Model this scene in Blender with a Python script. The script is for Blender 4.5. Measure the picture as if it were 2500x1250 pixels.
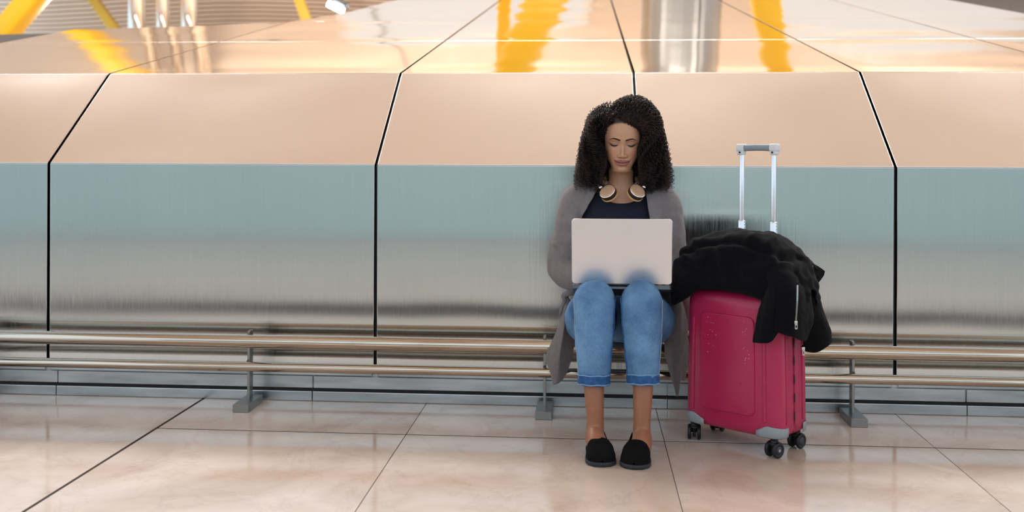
import bpy, bmesh, math, random
import numpy as np
from mathutils import Vector

random.seed(7)
RNG = np.random.default_rng(7)
scene = bpy.context.scene
for o in list(bpy.data.objects):
    bpy.data.objects.remove(o, do_unlink=True)

# ------------------------------------------------------------------ camera
F_PX = 2490.0                      # focal length in pixels of the 2500 px wide frame
CAM = np.array([0.0, -4.08, 1.0])
YAW, ROLL = math.radians(4.36), math.radians(-0.24)
HORIZON = 380.0
cam_data = bpy.data.cameras.new('camera')
cam = bpy.data.objects.new('camera', cam_data)
scene.collection.objects.link(cam)
cam.location = CAM
cam.rotation_euler = (math.pi / 2, ROLL, YAW)
cam_data.sensor_width = 36.0
cam_data.lens = F_PX / 2500.0 * 36.0
cam_data.shift_y = -(625.0 - HORIZON) / 2500.0
cam_data.clip_end = 200
cam_data.dof.use_dof = True
cam_data.dof.focus_distance = 3.68
cam_data.dof.aperture_fstop = 2.2
scene.camera = cam

# ------------------------------------------------------------------ world, exposure
scene.view_settings.view_transform = 'Standard'
scene.view_settings.look = 'None'
scene.view_settings.exposure = -0.08
scene.cycles.max_bounces = 4
scene.cycles.diffuse_bounces = 3
scene.cycles.glossy_bounces = 3
scene.cycles.transmission_bounces = 2
scene.cycles.use_adaptive_sampling = True
scene.cycles.adaptive_threshold = 0.03
scene.cycles.sample_clamp_indirect = 6.0
scene.view_settings.gamma = 1.0
scene.view_settings.use_curve_mapping = False
world = bpy.data.worlds.new('world')
scene.world = world
world.use_nodes = True
bg = world.node_tree.nodes['Background']
bg.inputs[0].default_value = (0.70, 0.86, 1.0, 1)
bg.inputs[1].default_value = 1.7
GLASS_LIGHT = 7.0                  # daylight behind the glass front of the hall
SKYLIGHT = 0.62                     # daylight in the ceiling's roof lights
SKYLIGHT_ROW = 20.0                # the row of clear roof lights above the clad wall

# ------------------------------------------------------------------ helpers
def _rm(ax, t):
    c, s = math.cos(t), math.sin(t)
    return np.array({'x': [[1, 0, 0], [0, c, -s], [0, s, c]], 'y': [[c, 0, s], [0, 1, 0], [-s, 0, c]],
                     'z': [[c, -s, 0], [s, c, 0], [0, 0, 1]]}[ax], float)
RM = _rm('z', YAW) @ _rm('y', ROLL) @ _rm('x', math.pi / 2)

def ray(px, py):
    return RM @ np.array([(px - 1250) / F_PX, (HORIZON - py) / F_PX, -1.0])

def W(px, py, Y):
    """world point seen at a photo pixel, at world depth Y"""
    d = ray(px, py)
    return CAM + d * (Y - CAM[1]) / d[1]

def G(px, py, Z=0.0):
    d = ray(px, py)
    return CAM + d * (Z - CAM[2]) / d[2]

def wloc(o):
    p = np.zeros(3)
    while o is not None:
        p = p + np.array(o.location)
        o = o.parent
    return p

def link(o, parent=None):
    scene.collection.objects.link(o)
    if parent is not None:
        o.parent = parent
    return o

def tag(o, label=None, cat=None, group=None, kind=None):
    if label: o['label'] = label
    if cat: o['category'] = cat
    if group: o['group'] = group
    if kind: o['kind'] = kind
    return o

def empty(name, loc, label=None, cat=None, group=None, kind=None):
    o = bpy.data.objects.new(name, None)
    o.location = [float(c) for c in loc]
    o.empty_display_size = 0.1
    link(o)
    return tag(o, label, cat, group, kind)

def obj(name, V, Fc, m, parent=None, smooth=True, uv=None, org=None, col=None, label=None):
    """one mesh object from WORLD vertices; parents carry translations only"""
    V = np.asarray(V, float).reshape(-1, 3)
    base = wloc(parent) if parent is not None else np.zeros(3)
    if org is None:
        org = base if parent is not None else np.array([V[:, 0].mean(), V[:, 1].mean(), V[:, 2].min()])
    me = bpy.data.meshes.new(name)
    me.from_pydata((V - org).tolist(), [], [list(f) for f in Fc])
    ms = m if isinstance(m, (list, tuple)) else [m]
    for mm in ms:
        me.materials.append(mm)
    if smooth is True:
        me.polygons.foreach_set('use_smooth', [True] * len(me.polygons))
    elif smooth is not False:
        me.polygons.foreach_set('use_smooth', list(smooth))
    if uv is not None:
        ul = me.uv_layers.new(name='UVMap')
        li = np.zeros(len(me.loops), int)
        me.loops.foreach_get('vertex_index', li)
        ul.data.foreach_set('uv', np.asarray(uv)[li].ravel())
    if col is not None:
        ca = me.color_attributes.new('Col', 'FLOAT_COLOR', 'POINT')
        ca.data.foreach_set('color', np.asarray(col, float).ravel())
    me.update()
    o = bpy.data.objects.new(name, me)
    o.location = (org - base)
    link(o, parent)
    if label: o['label'] = label
    return o

def twin(src, delta, parent=None, name=None):
    """copy of one object, moved, sharing its mesh"""
    c = src.copy()
    scene.collection.objects.link(c)
    c.parent = parent
    c.location = Vector(src.location) + Vector([float(a) for a in delta])
    return c

class MB:
    """collects shapes into one mesh"""
    def __init__(s):
        s.V, s.F, s.S = [], [], []
        s.n = 0
    def add(s, V, Fc, smooth=True):
        V = np.asarray(V, float).reshape(-1, 3)
        s.V.append(V)
        s.F += [tuple(i + s.n for i in f) for f in Fc]
        s.S += [smooth] * len(Fc)
        s.n += len(V)
        return s
    def build(s, name, m, parent=None, **k):
        return obj(name, np.concatenate(s.V), s.F, m, parent, smooth=s.S, **k)

def grid_faces(nu, nv, cu=False, cv=False):
    Fc = []
    for i in range(nu if cu else nu - 1):
        for j in range(nv if cv else nv - 1):
            a, b = i * nv + j, i * nv + (j + 1) % nv
            c, d = ((i + 1) % nu) * nv + (j + 1) % nv, ((i + 1) % nu) * nv + j
            Fc.append((a, b, c, d))
    return Fc

def loft(rings, cap=(True, True)):
    R = np.asarray(rings, float)
    n, k = R.shape[:2]
    V = R.reshape(-1, 3)
    Fc = [(a, d, c, b) for a, b, c, d in grid_faces(n, k, False, True)]
    V = list(V)
    if cap[0]:
        V.append(R[0].mean(0)); ci = len(V) - 1
        Fc += [(ci, (j + 1) % k, j)[::-1] for j in range(k)]
    if cap[1]:
        V.append(R[-1].mean(0)); ci = len(V) - 1
        b = (n - 1) * k
        Fc += [(ci, b + j, b + (j + 1) % k)[::-1] for j in range(k)]
    return np.array(V), Fc

def catmull(P, n):
    """smooth resampling of control rows (any dimension), n points"""
    P = np.asarray(P, float)
    Q = np.vstack([2 * P[0] - P[1], P, 2 * P[-1] - P[-2]])
    m = len(P) - 1
    out = []
    for t in np.linspace(0, m, n):
        i = min(int(t), m - 1); f = t - i
        a, b, c, d = Q[i], Q[i + 1], Q[i + 2], Q[i + 3]
        out.append(0.5 * ((2 * b) + (-a + c) * f + (2 * a - 5 * b + 4 * c - d) * f * f + (-a + 3 * b - 3 * c + d) * f ** 3))
    return np.array(out)

def frames(P, ref=(0, 0, 1)):
    P = np.asarray(P, float)
    T = np.gradient(P, axis=0)
    T /= np.linalg.norm(T, axis=1)[:, None] + 1e-12
    ref = np.asarray(ref, float)
    N = []
    u = ref - T[0] * (ref @ T[0])
    if np.linalg.norm(u) < 1e-4:
        u = np.cross(T[0], [1, 0.3, 0])
    u /= np.linalg.norm(u)
    for t in T:
        u = u - t * (u @ t)
        u /= np.linalg.norm(u) + 1e-12
        N.append(u)
    N = np.array(N)
    return T, N, np.cross(T, N)

def sweep(P, ra, rb=None, k=16, ref=(0, 0, 1), cap=(True, True), power=1.0):
    """tube along P: radius ra along the frame normal (ref), rb along the binormal"""
    P = np.asarray(P, float)
    n = len(P)
    ra = np.broadcast_to(np.asarray(ra, float), (n,))
    rb = ra if rb is None else np.broadcast_to(np.asarray(rb, float), (n,))
    T, N, B = frames(P, ref)
    th = np.linspace(0, 2 * math.pi, k, endpoint=False)
    c, s = np.cos(th), np.sin(th)
    c = np.sign(c) * np.abs(c) ** power
    s = np.sign(s) * np.abs(s) ** power
    R = P[:, None, :] + N[:, None, :] * (ra[:, None] * c)[:, :, None] + B[:, None, :] * (rb[:, None] * s)[:, :, None]
    return loft(R, cap)

def cyl(a, b, r, k=16, r2=None):
    a, b = np.asarray(a, float), np.asarray(b, float)
    return sweep([a, b], [r, r if r2 is None else r2], k=k, ref=(0.31, 0.17, 0.93) if abs((b - a)[2]) < 1e-6 else (1, 0.01, 0))

def lathe(prof, c, axis, k=32, cap=(True, True)):
    """prof: (radius, along axis)"""
    ax = np.asarray(axis, float); ax /= np.linalg.norm(ax)
    u = np.cross(ax, [0.0, 0.0, 1.0] if abs(ax[2]) < 0.9 else [1.0, 0, 0]); u /= np.linalg.norm(u)
    v = np.cross(ax, u)
    th = np.linspace(0, 2 * math.pi, k, endpoint=False)
    R = [np.asarray(c) + ax * h + r * (np.cos(th)[:, None] * u + np.sin(th)[:, None] * v) for r, h in prof]
    return loft(R, cap)

def bevel_box(lo, hi, bev=0.003, seg=2, M=None, O=None):
    """bevelled box as verts/faces; M maps local axes to world (columns), O origin"""
    bm = bmesh.new()
    bmesh.ops.create_cube(bm, size=1)
    lo, hi = np.asarray(lo, float), np.asarray(hi, float)
    for v in bm.verts:
        v.co = Vector(((lo + hi) / 2 + np.array(v.co) * (hi - lo)).tolist())
    if bev > 0:
        bmesh.ops.bevel(bm, geom=list(bm.edges), offset=bev, segments=seg, profile=0.5, affect='EDGES', clamp_overlap=True)
    bmesh.ops.recalc_face_normals(bm, faces=bm.faces)
    V = np.array([v.co[:] for v in bm.verts])
    bm.verts.index_update()
    Fc = [tuple(v.index for v in f.verts) for f in bm.faces]
    bm.free()
    if M is not None:
        V = V @ np.asarray(M).T
    if O is not None:
        V = V + np.asarray(O)
    return V, Fc

def rrect(w, h, r, k=6):
    """rounded rectangle outline centred on 0"""
    out = []
    for cx, cy, a0 in ((w / 2 - r, h / 2 - r, 0), (-w / 2 + r, h / 2 - r, 90), (-w / 2 + r, -h / 2 + r, 180), (w / 2 - r, -h / 2 + r, 270)):
        for i in range(k + 1):
            a = math.radians(a0 + 90 * i / k)
            out.append((cx + r * math.cos(a), cy + r * math.sin(a)))
    return np.array(out)

def sn(P, sc, seed=0, octv=3):
    """cheap smooth noise, about -1..1"""
    P = np.asarray(P, float) * sc
    r = np.random.default_rng(seed)
    out = np.zeros(P.shape[:-1])
    amp, tot = 1.0, 0.0
    for o in range(octv):
        for q in range(3):
            d = r.normal(size=3); d /= np.linalg.norm(d)
            e = r.normal(size=3); e /= np.linalg.norm(e)
            out += amp * np.sin(P @ d * 2.1 + 1.3 * np.sin(P @ e * 1.7 + r.uniform(0, 6)) + r.uniform(0, 6)) / 3
        tot += amp
        amp *= 0.5
        P = P * 2.07
    return out / tot * 1.3

def smooth01(x, a, b):
    t = np.clip((x - a) / (b - a), 0, 1)
    return t * t * (3 - 2 * t)

# ------------------------------------------------------------------ materials
def srgb(r, g, b):
    f = lambda c: (c / 255 / 12.92) if c / 255 <= 0.04045 else ((c / 255 + 0.055) / 1.055) ** 2.4
    return (f(r), f(g), f(b), 1)

class NT:
    def __init__(s, name):
        s.m = bpy.data.materials.new(name)
        s.m.use_nodes = True
        s.t = s.m.node_tree
        s.p = s.t.nodes['Principled BSDF']
    def n(s, typ, **k):
        nd = s.t.nodes.new(typ)
        for a, b in k.items():
            if a in nd.inputs.keys():
                nd.inputs[a].default_value = b
            else:
                setattr(nd, a, b)
        return nd
    def l(s, a, b):
        s.t.links.new(a, b)

def mat(name, col, rough=0.5, metal=0.0, var=0.06, vscale=6.0, bump=0.0, bscale=60.0, spec=0.5, sheen=0.0, emit=None, stretch=None, coat=0.0):
    k = NT(name)
    p = k.p
    p.inputs['Base Color'].default_value = col
    p.inputs['Roughness'].default_value = rough
    p.inputs['Metallic'].default_value = metal
    p.inputs['Specular IOR Level'].default_value = spec
    p.inputs['Sheen Weight'].default_value = sheen
    p.inputs['Coat Weight'].default_value = coat
    tc = k.n('ShaderNodeTexCoord')
    src = tc.outputs['Object']
    if stretch:
        mp = k.n('ShaderNodeMapping', Scale=stretch)
        k.l(src, mp.inputs['Vector']); src = mp.outputs[0]
    if var > 0:
        no = k.n('ShaderNodeTexNoise', Scale=vscale, Detail=4.0)
        k.l(src, no.inputs['Vector'])
        r = k.n('ShaderNodeMapRange')
        r.inputs['From Min'].default_value = 0.25; r.inputs['From Max'].default_value = 0.75
        r.inputs['To Min'].default_value = 1 - var; r.inputs['To Max'].default_value = 1 + var
        k.l(no.outputs[0], r.inputs['Value'])
        mx = k.n('ShaderNodeMix', data_type='RGBA', blend_type='MULTIPLY')
        mx.inputs[0].default_value = 1.0
        mx.inputs[6].default_value = col
        k.l(r.outputs[0], mx.inputs[7])
        k.l(mx.outputs[2], p.inputs['Base Color'])
    if bump > 0:
        nb = k.n('ShaderNodeTexNoise', Scale=bscale, Detail=3.0)
        k.l(src, nb.inputs['Vector'])
        b = k.n('ShaderNodeBump', Strength=bump, Distance=0.002)
        k.l(nb.outputs[0], b.inputs['Height'])
        k.l(b.outputs[0], p.inputs['Normal'])
    if emit:
        p.inputs['Emission Color'].default_value = emit[0]
        p.inputs['Emission Strength'].default_value = emit[1]
    return k.m

def mat_brushed(name, col, rough, aniso, tint=0.05, grain=0.0):
    """brushed steel: fine vertical grain, reflection smeared across the grain"""
    k = NT(name); p = k.p
    p.inputs['Metallic'].default_value = 1.0
    p.inputs['Anisotropic'].default_value = aniso
    tg = k.n('ShaderNodeTangent', direction_type='UV_MAP', uv_map='UVMap')
    k.l(tg.outputs[0], p.inputs['Tangent'])
    tc = k.n('ShaderNodeTexCoord')
    mp = k.n('ShaderNodeMapping', Scale=(90.0, 90.0, 1.5))
    k.l(tc.outputs['Object'], mp.inputs['Vector'])
    no = k.n('ShaderNodeTexNoise', Scale=2.0, Detail=5.0)
    k.l(mp.outputs[0], no.inputs['Vector'])
    r = k.n('ShaderNodeMapRange')
    r.inputs['To Min'].default_value = rough * 0.85; r.inputs['To Max'].default_value = rough * 1.15
    k.l(no.outputs[0], r.inputs['Value']); k.l(r.outputs[0], p.inputs['Roughness'])
    n2 = k.n('ShaderNodeTexNoise', Scale=1.6, Detail=3.0)
    k.l(tc.outputs['Object'], n2.inputs['Vector'])
    ad = k.n('ShaderNodeMath', operation='ADD'); k.l(no.outputs[0], ad.inputs[0]); k.l(n2.outputs[0], ad.inputs[1])
    r2 = k.n('ShaderNodeMapRange')
    r2.inputs['From Min'].default_value = 0.6; r2.inputs['From Max'].default_value = 1.4
    r2.inputs['To Min'].default_value = 1 - tint; r2.inputs['To Max'].default_value = 1 + tint
    k.l(ad.outputs[0], r2.inputs['Value'])
    mx = k.n('ShaderNodeMix', data_type='RGBA', blend_type='MULTIPLY')
    mx.inputs[0].default_value = 1.0; mx.inputs[6].default_value = col
    k.l(r2.outputs[0], mx.inputs[7]); k.l(mx.outputs[2], p.inputs['Base Color'])
    if grain:
        m3 = k.n('ShaderNodeMapping', Scale=(2600.0, 2600.0, 1.5)); k.l(tc.outputs['Object'], m3.inputs['Vector'])
        n3 = k.n('ShaderNodeTexNoise', Scale=1.0, Detail=1.0); k.l(m3.outputs[0], n3.inputs['Vector'])
        b3 = k.n('ShaderNodeBump', Strength=1.0, Distance=grain); k.l(n3.outputs[0], b3.inputs['Height'])
        k.l(b3.outputs[0], p.inputs['Normal'])
    return k.m

def mat_marble():
    k = NT('polished_marble'); p = k.p
    g = k.n('ShaderNodeNewGeometry')
    oi = k.n('ShaderNodeObjectInfo')
    off = k.n('ShaderNodeVectorMath', operation='SCALE'); off.inputs[0].default_value = (5.3, 9.1, 3.7)
    k.l(oi.outputs['Random'], off.inputs['Scale'])
    ps = k.n('ShaderNodeVectorMath', operation='ADD')
    k.l(g.outputs['Position'], ps.inputs[0]); k.l(off.outputs[0], ps.inputs[1])
    cloud = k.n('ShaderNodeTexNoise', Scale=2.2, Detail=6.0, Roughness=0.6, Distortion=0.8)
    k.l(ps.outputs[0], cloud.inputs['Vector'])
    ramp = k.n('ShaderNodeValToRGB')
    e = ramp.color_ramp.elements
    e[0].position = 0.30; e[0].color = srgb(198, 174, 156)
    e[1].position = 0.68; e[1].color = srgb(234, 217, 206)
    k.l(cloud.outputs[0], ramp.inputs[0])
    # thin veins
    vn = k.n('ShaderNodeTexNoise', Scale=2.6, Detail=8.0, Roughness=0.66, Distortion=0.7)
    k.l(ps.outputs[0], vn.inputs['Vector'])
    sb = k.n('ShaderNodeMath', operation='SUBTRACT'); sb.inputs[1].default_value = 0.5; k.l(vn.outputs[0], sb.inputs[0])
    ab = k.n('ShaderNodeMath', operation='ABSOLUTE'); k.l(sb.outputs[0], ab.inputs[0])
    vr = k.n('ShaderNodeMapRange'); vr.inputs['From Min'].default_value = 0.0; vr.inputs['From Max'].default_value = 0.02
    vr.inputs['To Min'].default_value = 0.14; vr.inputs['To Max'].default_value = 0.0
    k.l(ab.outputs[0], vr.inputs['Value'])
    m1 = k.n('ShaderNodeMix', data_type='RGBA'); m1.inputs[7].default_value = srgb(150, 108, 78)
    k.l(vr.outputs[0], m1.inputs[0]); k.l(ramp.outputs[0], m1.inputs[6])
    # grey scuffs and stains
    st = k.n('ShaderNodeTexNoise', Scale=3.4, Detail=7.0, Roughness=0.7)
    k.l(ps.outputs[0], st.inputs['Vector'])
    sr = k.n('ShaderNodeMapRange'); sr.inputs['From Min'].default_value = 0.66; sr.inputs['From Max'].default_value = 0.78
    sr.inputs['To Max'].default_value = 0.55
    k.l(st.outputs[0], sr.inputs['Value'])
    m2 = k.n('ShaderNodeMix', data_type='RGBA'); m2.inputs[7].default_value = srgb(130, 112, 98)
    k.l(sr.outputs[0], m2.inputs[0]); k.l(m1.outputs[2], m2.inputs[6])
    k.l(m2.outputs[2], p.inputs['Base Color'])
    rr = k.n('ShaderNodeMapRange'); rr.inputs['To Min'].default_value = 0.06; rr.inputs['To Max'].default_value = 0.17
    k.l(cloud.outputs[0], rr.inputs['Value']); k.l(rr.outputs[0], p.inputs['Roughness'])
    p.inputs['Specular IOR Level'].default_value = 0.6
    return k.m

def mat_slats():
    """timber-strip ceiling seen from far: strips run along X"""
    k = NT('bamboo_strip_ceiling'); p = k.p
    g = k.n('ShaderNodeNewGeometry')
    w = k.n('ShaderNodeTexWave', wave_type='BANDS', bands_direction='Y', Scale=1.9, Distortion=0.0)
    k.l(g.outputs['Position'], w.inputs['Vector'])
    no = k.n('ShaderNodeTexNoise', Scale=0.35, Detail=3.0)
    k.l(g.outputs['Position'], no.inputs['Vector'])
    r = k.n('ShaderNodeValToRGB')
    e = r.color_ramp.elements
    e[0].position = 0.15; e[0].color = srgb(164, 118, 76)
    e[1].position = 0.42; e[1].color = srgb(246, 228, 208)
    k.l(w.outputs[0], r.inputs[0])
    k.l(r.outputs[0], p.inputs['Base Color'])
    b = k.n('ShaderNodeBump', Strength=0.5, Distance=0.02)
    k.l(w.outputs[0], b.inputs['Height']); k.l(b.outputs[0], p.inputs['Normal'])
    p.inputs['Roughness'].default_value = 0.6
    return k.m

M = {}
M['steel_wall'] = mat_brushed('brushed_steel_lower', (0.66, 0.665, 0.65, 1), 0.12, 1.0, grain=0.00014)
M['steel_slope'] = mat_brushed('brushed_steel_slope', (0.88, 0.86, 0.85, 1), 0.21, 0.3, tint=0.03)
M['steel_roof'] = mat_brushed('polished_steel_roof', (0.86, 0.84, 0.82, 1), 0.07, 0.2, tint=0.02)
M['steel_plinth'] = mat('scuffed_steel_plinth', (0.50, 0.52, 0.53, 1), 0.30, 1.0, var=0.25, vscale=14, bump=0.15, bscale=25, stretch=(0.3, 1, 2.5))
M['gap'] = mat('dark_joint', (0.020, 0.016, 0.014, 1), 0.8, var=0.3, vscale=40)
M['grout'] = mat('dark_grout', (0.035, 0.025, 0.022, 1), 0.9, var=0.2)
M['marble'] = mat_marble()
M['band_strip'] = mat('added_dark_strip', (0.03, 0.028, 0.034, 1), 0.7, var=0.3, vscale=60, spec=0.1)  # for the added floor strip that the steel wall mirrors
M['slats'] = mat_slats()
M['rail'] = mat('satin_bronze_steel', (0.58, 0.48, 0.39, 1), 0.11, 1.0, var=0.08, vscale=9, stretch=(0.2, 4, 4))
M['post'] = mat('satin_steel_post', (0.33, 0.32, 0.31, 1), 0.34, 1.0, var=0.06)
M['yellow'] = mat('yellow_paint', srgb(245, 190, 20), 0.35, var=0.04, vscale=2)
M['yellow2'] = mat('pale_yellow_paint', srgb(226, 190, 80), 0.4, var=0.04, vscale=2)
M['column'] = mat('grey_clad_column', srgb(170, 165, 158), 0.3, 0.7, var=0.05, vscale=2)
M['chrome'] = mat('chrome_duct', (0.80, 0.76, 0.70, 1), 0.08, 1.0, var=0.03)
M['teal'] = mat('grey_teal_glass_parapet', srgb(190, 224, 236), 0.3, var=0.05, vscale=1.0)
M['plaster'] = mat('warm_white_wall', srgb(226, 220, 212), 0.7, var=0.05, vscale=1.5)
M['frame'] = mat('window_frame', srgb(120, 124, 128), 0.4, 0.6, var=0.03)
M['glasslight'] = mat('daylit_glass', (0.02, 0.02, 0.02, 1), 0.1, var=0.02, emit=((0.80, 0.92, 1.0, 1), GLASS_LIGHT))
M['skylight'] = mat('roof_light_membrane', (0.25, 0.25, 0.25, 1), 0.5, var=0.02, emit=((1.0, 0.93, 0.86, 1), SKYLIGHT))
M['skylight_row'] = mat('clear_roof_light', (0.8, 0.8, 0.8, 1), 0.5, var=0.02, emit=((1.0, 0.95, 0.90, 1), SKYLIGHT_ROW))
M['tube_light'] = mat('fluorescent_tube', (0.9, 0.9, 0.9, 1), 0.4, var=0.01, emit=((0.92, 1.0, 0.96, 1), 12.0))

# ------------------------------------------------------------------ steel-clad wall
SEAMS = [-3.62, -2.242, -0.864, 0.195, 1.190, 2.195, 3.20]
Z_BOT, Z_KNEE = 0.118, 0.961
Y_SH, Z_SH = 0.532, 1.376
SLOPE = 0.2165
ROWS = [0.532, 1.937, 3.380, 5.95]

def roof_z(Y):
    return Z_SH + SLOPE * (Y - Y_SH)

def roof_hit(px, py):
    d = ray(px, py)
    t = (Z_SH + SLOPE * (CAM[1] - Y_SH) - CAM[2]) / (d[2] - SLOPE * d[1])
    return CAM + d * t

_sil = np.array([roof_hit(*p) for p in ((0, 76), (260, 70), (500, 63), (720, 52), (850, 30), (948, 4))])
_sil = np.vstack([[-4.6, _sil[0][1] - 0.25, 0], _sil])

def roof_back(X):
    return np.where(X > _sil[-1][0], ROWS[-1], np.minimum(np.interp(X, _sil[:, 0], _sil[:, 1]), ROWS[-1]))

def panel(name, pt, nu, nv, nrm, parent, m, thick=0.03, warp=0.0, wseed=0, wscale=2.0, edge=0.0025):
    """cladding sheet from pt(u, v); rounded rim folded back by thick"""
    us = np.concatenate([[0, edge * 0.5], np.linspace(edge, 1 - edge, nu - 4), [1 - edge * 0.5, 1]])
    vs = np.concatenate([[0, edge * 0.5], np.linspace(edge, 1 - edge, nv - 4), [1 - edge * 0.5, 1]])
    U, Vv = np.meshgrid(us, vs, indexing='ij')
    P = pt(U, Vv)
    nrm = np.asarray(nrm, float)
    fade = smooth01(np.minimum(U, 1 - U), 0, 0.12) * smooth01(np.minimum(Vv, 1 - Vv), 0, 0.15)
    if warp:
        P = P + nrm * (warp * fade * sn(P, wscale, wseed, 2))[..., None]
    rim = ((U == 0) | (U == 1) | (Vv == 0) | (Vv == 1))
    P = P - nrm * (0.0015 * rim)[..., None]
    mb = MB()
    V = P.reshape(-1, 3)
    Fc = grid_faces(nu, nv)
    a, b, c = V[Fc[0][0]], V[Fc[0][1]], V[Fc[0][2]]
    if np.cross(b - a, c - b) @ nrm < 0:
        Fc = [f[::-1] for f in Fc]
    mb.add(V, Fc, True)
    loop = [(i, 0) for i in range(nu)] + [(nu - 1, j) for j in range(1, nv)] + [(i, nv - 1) for i in range(nu - 2, -1, -1)] + [(0, j) for j in range(nv - 2, 0, -1)]
    L = np.array([P[i, j] for i, j in loop])
    n = len(L)
    rimF = [(i, (i + 1) % n, n + (i + 1) % n, n + i) for i in range(n)]
    mb.add(np.vstack([L, L - nrm * thick]), rimF, False)
    uv = np.concatenate([np.stack([U.ravel(), Vv.ravel()], 1), np.stack([np.linspace(0, 1, 2 * n), np.linspace(0, 1, 2 * n)], 1)])
    return mb.build(name, m, parent, uv=uv)

# dark carcass behind the sheets: seen only in the joints
mb = MB()
xs = np.linspace(-4.4, 4.2, 60)
dn = 0.022
prof_y = [0.02, 0.02, Y_SH + 0.01]
rowsP = []
for X in xs:
    yb = float(roof_back(np.array(X))) - 0.02
    rowsP.append([(X, 0.055, 0.0), (X, dn, 0.02), (X, dn, Z_KNEE - 0.01), (X, Y_SH + 0.008, Z_SH - dn), (X, yb, roof_z(yb) - dn), (X, yb + 0.05, 0.0)])
rowsP = np.array(rowsP)
Vc = rowsP.reshape(-1, 3)
mb.add(Vc, [f[::-1] for f in grid_faces(len(xs), 6)], False)
wall = mb.build('wall_front', M['gap'], org=np.zeros(3))
tag(wall, 'long steel-clad wall of brushed panels with dark joints behind the rail', 'wall', kind='structure')

GAP = 0.0062
HG = 0.002
for i in range(len(SEAMS) - 1):
    x0, x1 = SEAMS[i] + GAP, SEAMS[i + 1] - GAP
    panel('panel', lambda u, v: np.stack([x0 + (x1 - x0) * u, 0 * u, Z_BOT + (Z_KNEE - HG - Z_BOT) * v], -1), 26, 22, (0, -1, 0), wall, M['steel_wall'], warp=0.0007, wseed=i, wscale=2.2)
    sl = np.array([0, -(Z_SH - Z_KNEE), Y_SH]); sl /= np.linalg.norm(sl)
    panel('panel', lambda u, v: np.stack([x0 + (x1 - x0) * u, 0.002 + (Y_SH - 0.003) * v, Z_KNEE + HG + (Z_SH - Z_KNEE - 2 * HG) * v], -1), 26, 16, sl, wall, M['steel_slope'], thick=0.02, warp=0.003, wseed=20 + i, wscale=2.0)
    rn = np.array([0, -SLOPE, 1.0]); rn /= np.linalg.norm(rn)
    for r in range(3):
        ya, yt = ROWS[r] + 0.002, ROWS[r + 1] - 0.002
        ym = roof_back(np.array([x0, x1]))
        if ym.max() < ya + 0.05:
            continue
        def rp(u, v):
            X = x0 + (x1 - x0) * u
            yy = ya + (np.maximum(np.minimum(yt, roof_back(X)), ya + 0.01) - ya) * v
            return np.stack([X, yy, roof_z(yy)], -1)
        panel('panel', rp, 34, 34, rn, wall, M['steel_roof'], thick=0.018, warp=0.0032, wseed=40 + i * 3 + r, wscale=1.4, edge=0.002)

# lip and plinth under the sheets
pl = tag(MB().add(*bevel_box((-4.3, 0.010, 0.0), (4.1, 0.05, 0.112), 0.001, 1), False).build('baseboard_front', M['steel_plinth']), kind='structure')
for i in range(len(SEAMS) - 1):
    MB().add(*bevel_box((SEAMS[i] + 0.012, -0.004, 0.103), (SEAMS[i + 1] - 0.012, 0.03, 0.1165), 0.002, 1), False).build('lip', M['steel_plinth'], pl)
jx = [-4.3, -2.20, -1.12, 0.31, 1.46, 2.6, 4.1]
for a, b in zip(jx[:-1], jx[1:]):
    MB().add(*bevel_box((a + 0.002, 0.001, 0.050), (b - 0.002, 0.012, 0.100), 0.0015, 1), False).build('plate', M['steel_plinth'], pl)
    MB().add(*bevel_box((a + 0.001, -0.012, 0.0), (b - 0.001, 0.012, 0.040), 0.003, 2), False).build('kick_strip', M['steel_plinth'], pl)
MB().add(*bevel_box((-4.3, 0.004, 0.040), (4.1, 0.02, 0.050), 0, 1), False).build('groove', M['gap'], pl)

# ------------------------------------------------------------------ floor
mb = MB()
HX, HY0, HY1 = 17.0, -8.2, 33.0
fx0, fx1, fy0, fy1 = -3.41, 3.03, -2.20, 0.03
def rect(x0, x1, y0, y1, z):
    mb.add([(x0, y0, z), (x1, y0, z), (x1, y1, z), (x0, y1, z)], [(0, 1, 2, 3)], False)
rect(fx0, fx1, fy0, fy1, -0.0012)
nb = 1
rect(-HX, fx0, HY0, HY1, 0); rect(fx1, HX, HY0, HY1, 0); rect(fx0, fx1, HY0, fy0, 0); rect(fx0, fx1, fy1, HY1, 0)
for x0, y0, x1, y1 in ((fx0, fy0, fx0, fy1), (fx1, fy1, fx1, fy0), (fx1, fy0, fx0, fy0)):
    mb.add([(x0, y0, 0), (x1, y1, 0), (x1, y1, -0.0012), (x0, y0, -0.0012)], [(0, 1, 2, 3)], False)
floor = mb.build('floor', [M['marble'], M['grout']], org=np.zeros(3))
floor.data.polygons[0].material_index = 1
tag(floor, 'polished beige marble floor with dark joints', 'floor', kind='structure')
XJ = [(-3.41, 0.001), (-2.49, 0.0007), (-1.573, 0.0060), (-0.652, 0.0013), (0.265, 0.0012), (1.190, 0.0013), (2.11, 0.0013), (3.03, 0.001)]
YJ = [(0.03, 0.0), (-0.466, 0.0055), (-1.383, 0.0045), (-2.20, 0.001)]
for i in range(len(XJ) - 1):
    rows = YJ if i >= 2 else [YJ[0], (-1.383, 0.002), YJ[3]]
    if i == 0: rows = [YJ[0], (-1.383, 0.002), YJ[3]]
    for (ya, ga), (yb, gb) in zip(rows[:-1], rows[1:]):
        V, Fc = bevel_box((XJ[i][0] + XJ[i][1], yb + gb, -0.011), (XJ[i + 1][0] - XJ[i + 1][1], ya - ga, 0.0), 0.0003, 1)
        MB().add(V, Fc, False).build('slab', M['marble'], floor)
MB().add(*bevel_box((-HX, -2.66, -0.01), (HX, -2.14, 0.0006), 0.0003, 1), False).build('added_floor_strip', M['band_strip'], floor)  # added strip out of view; its reflection makes the wall's dark band

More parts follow.
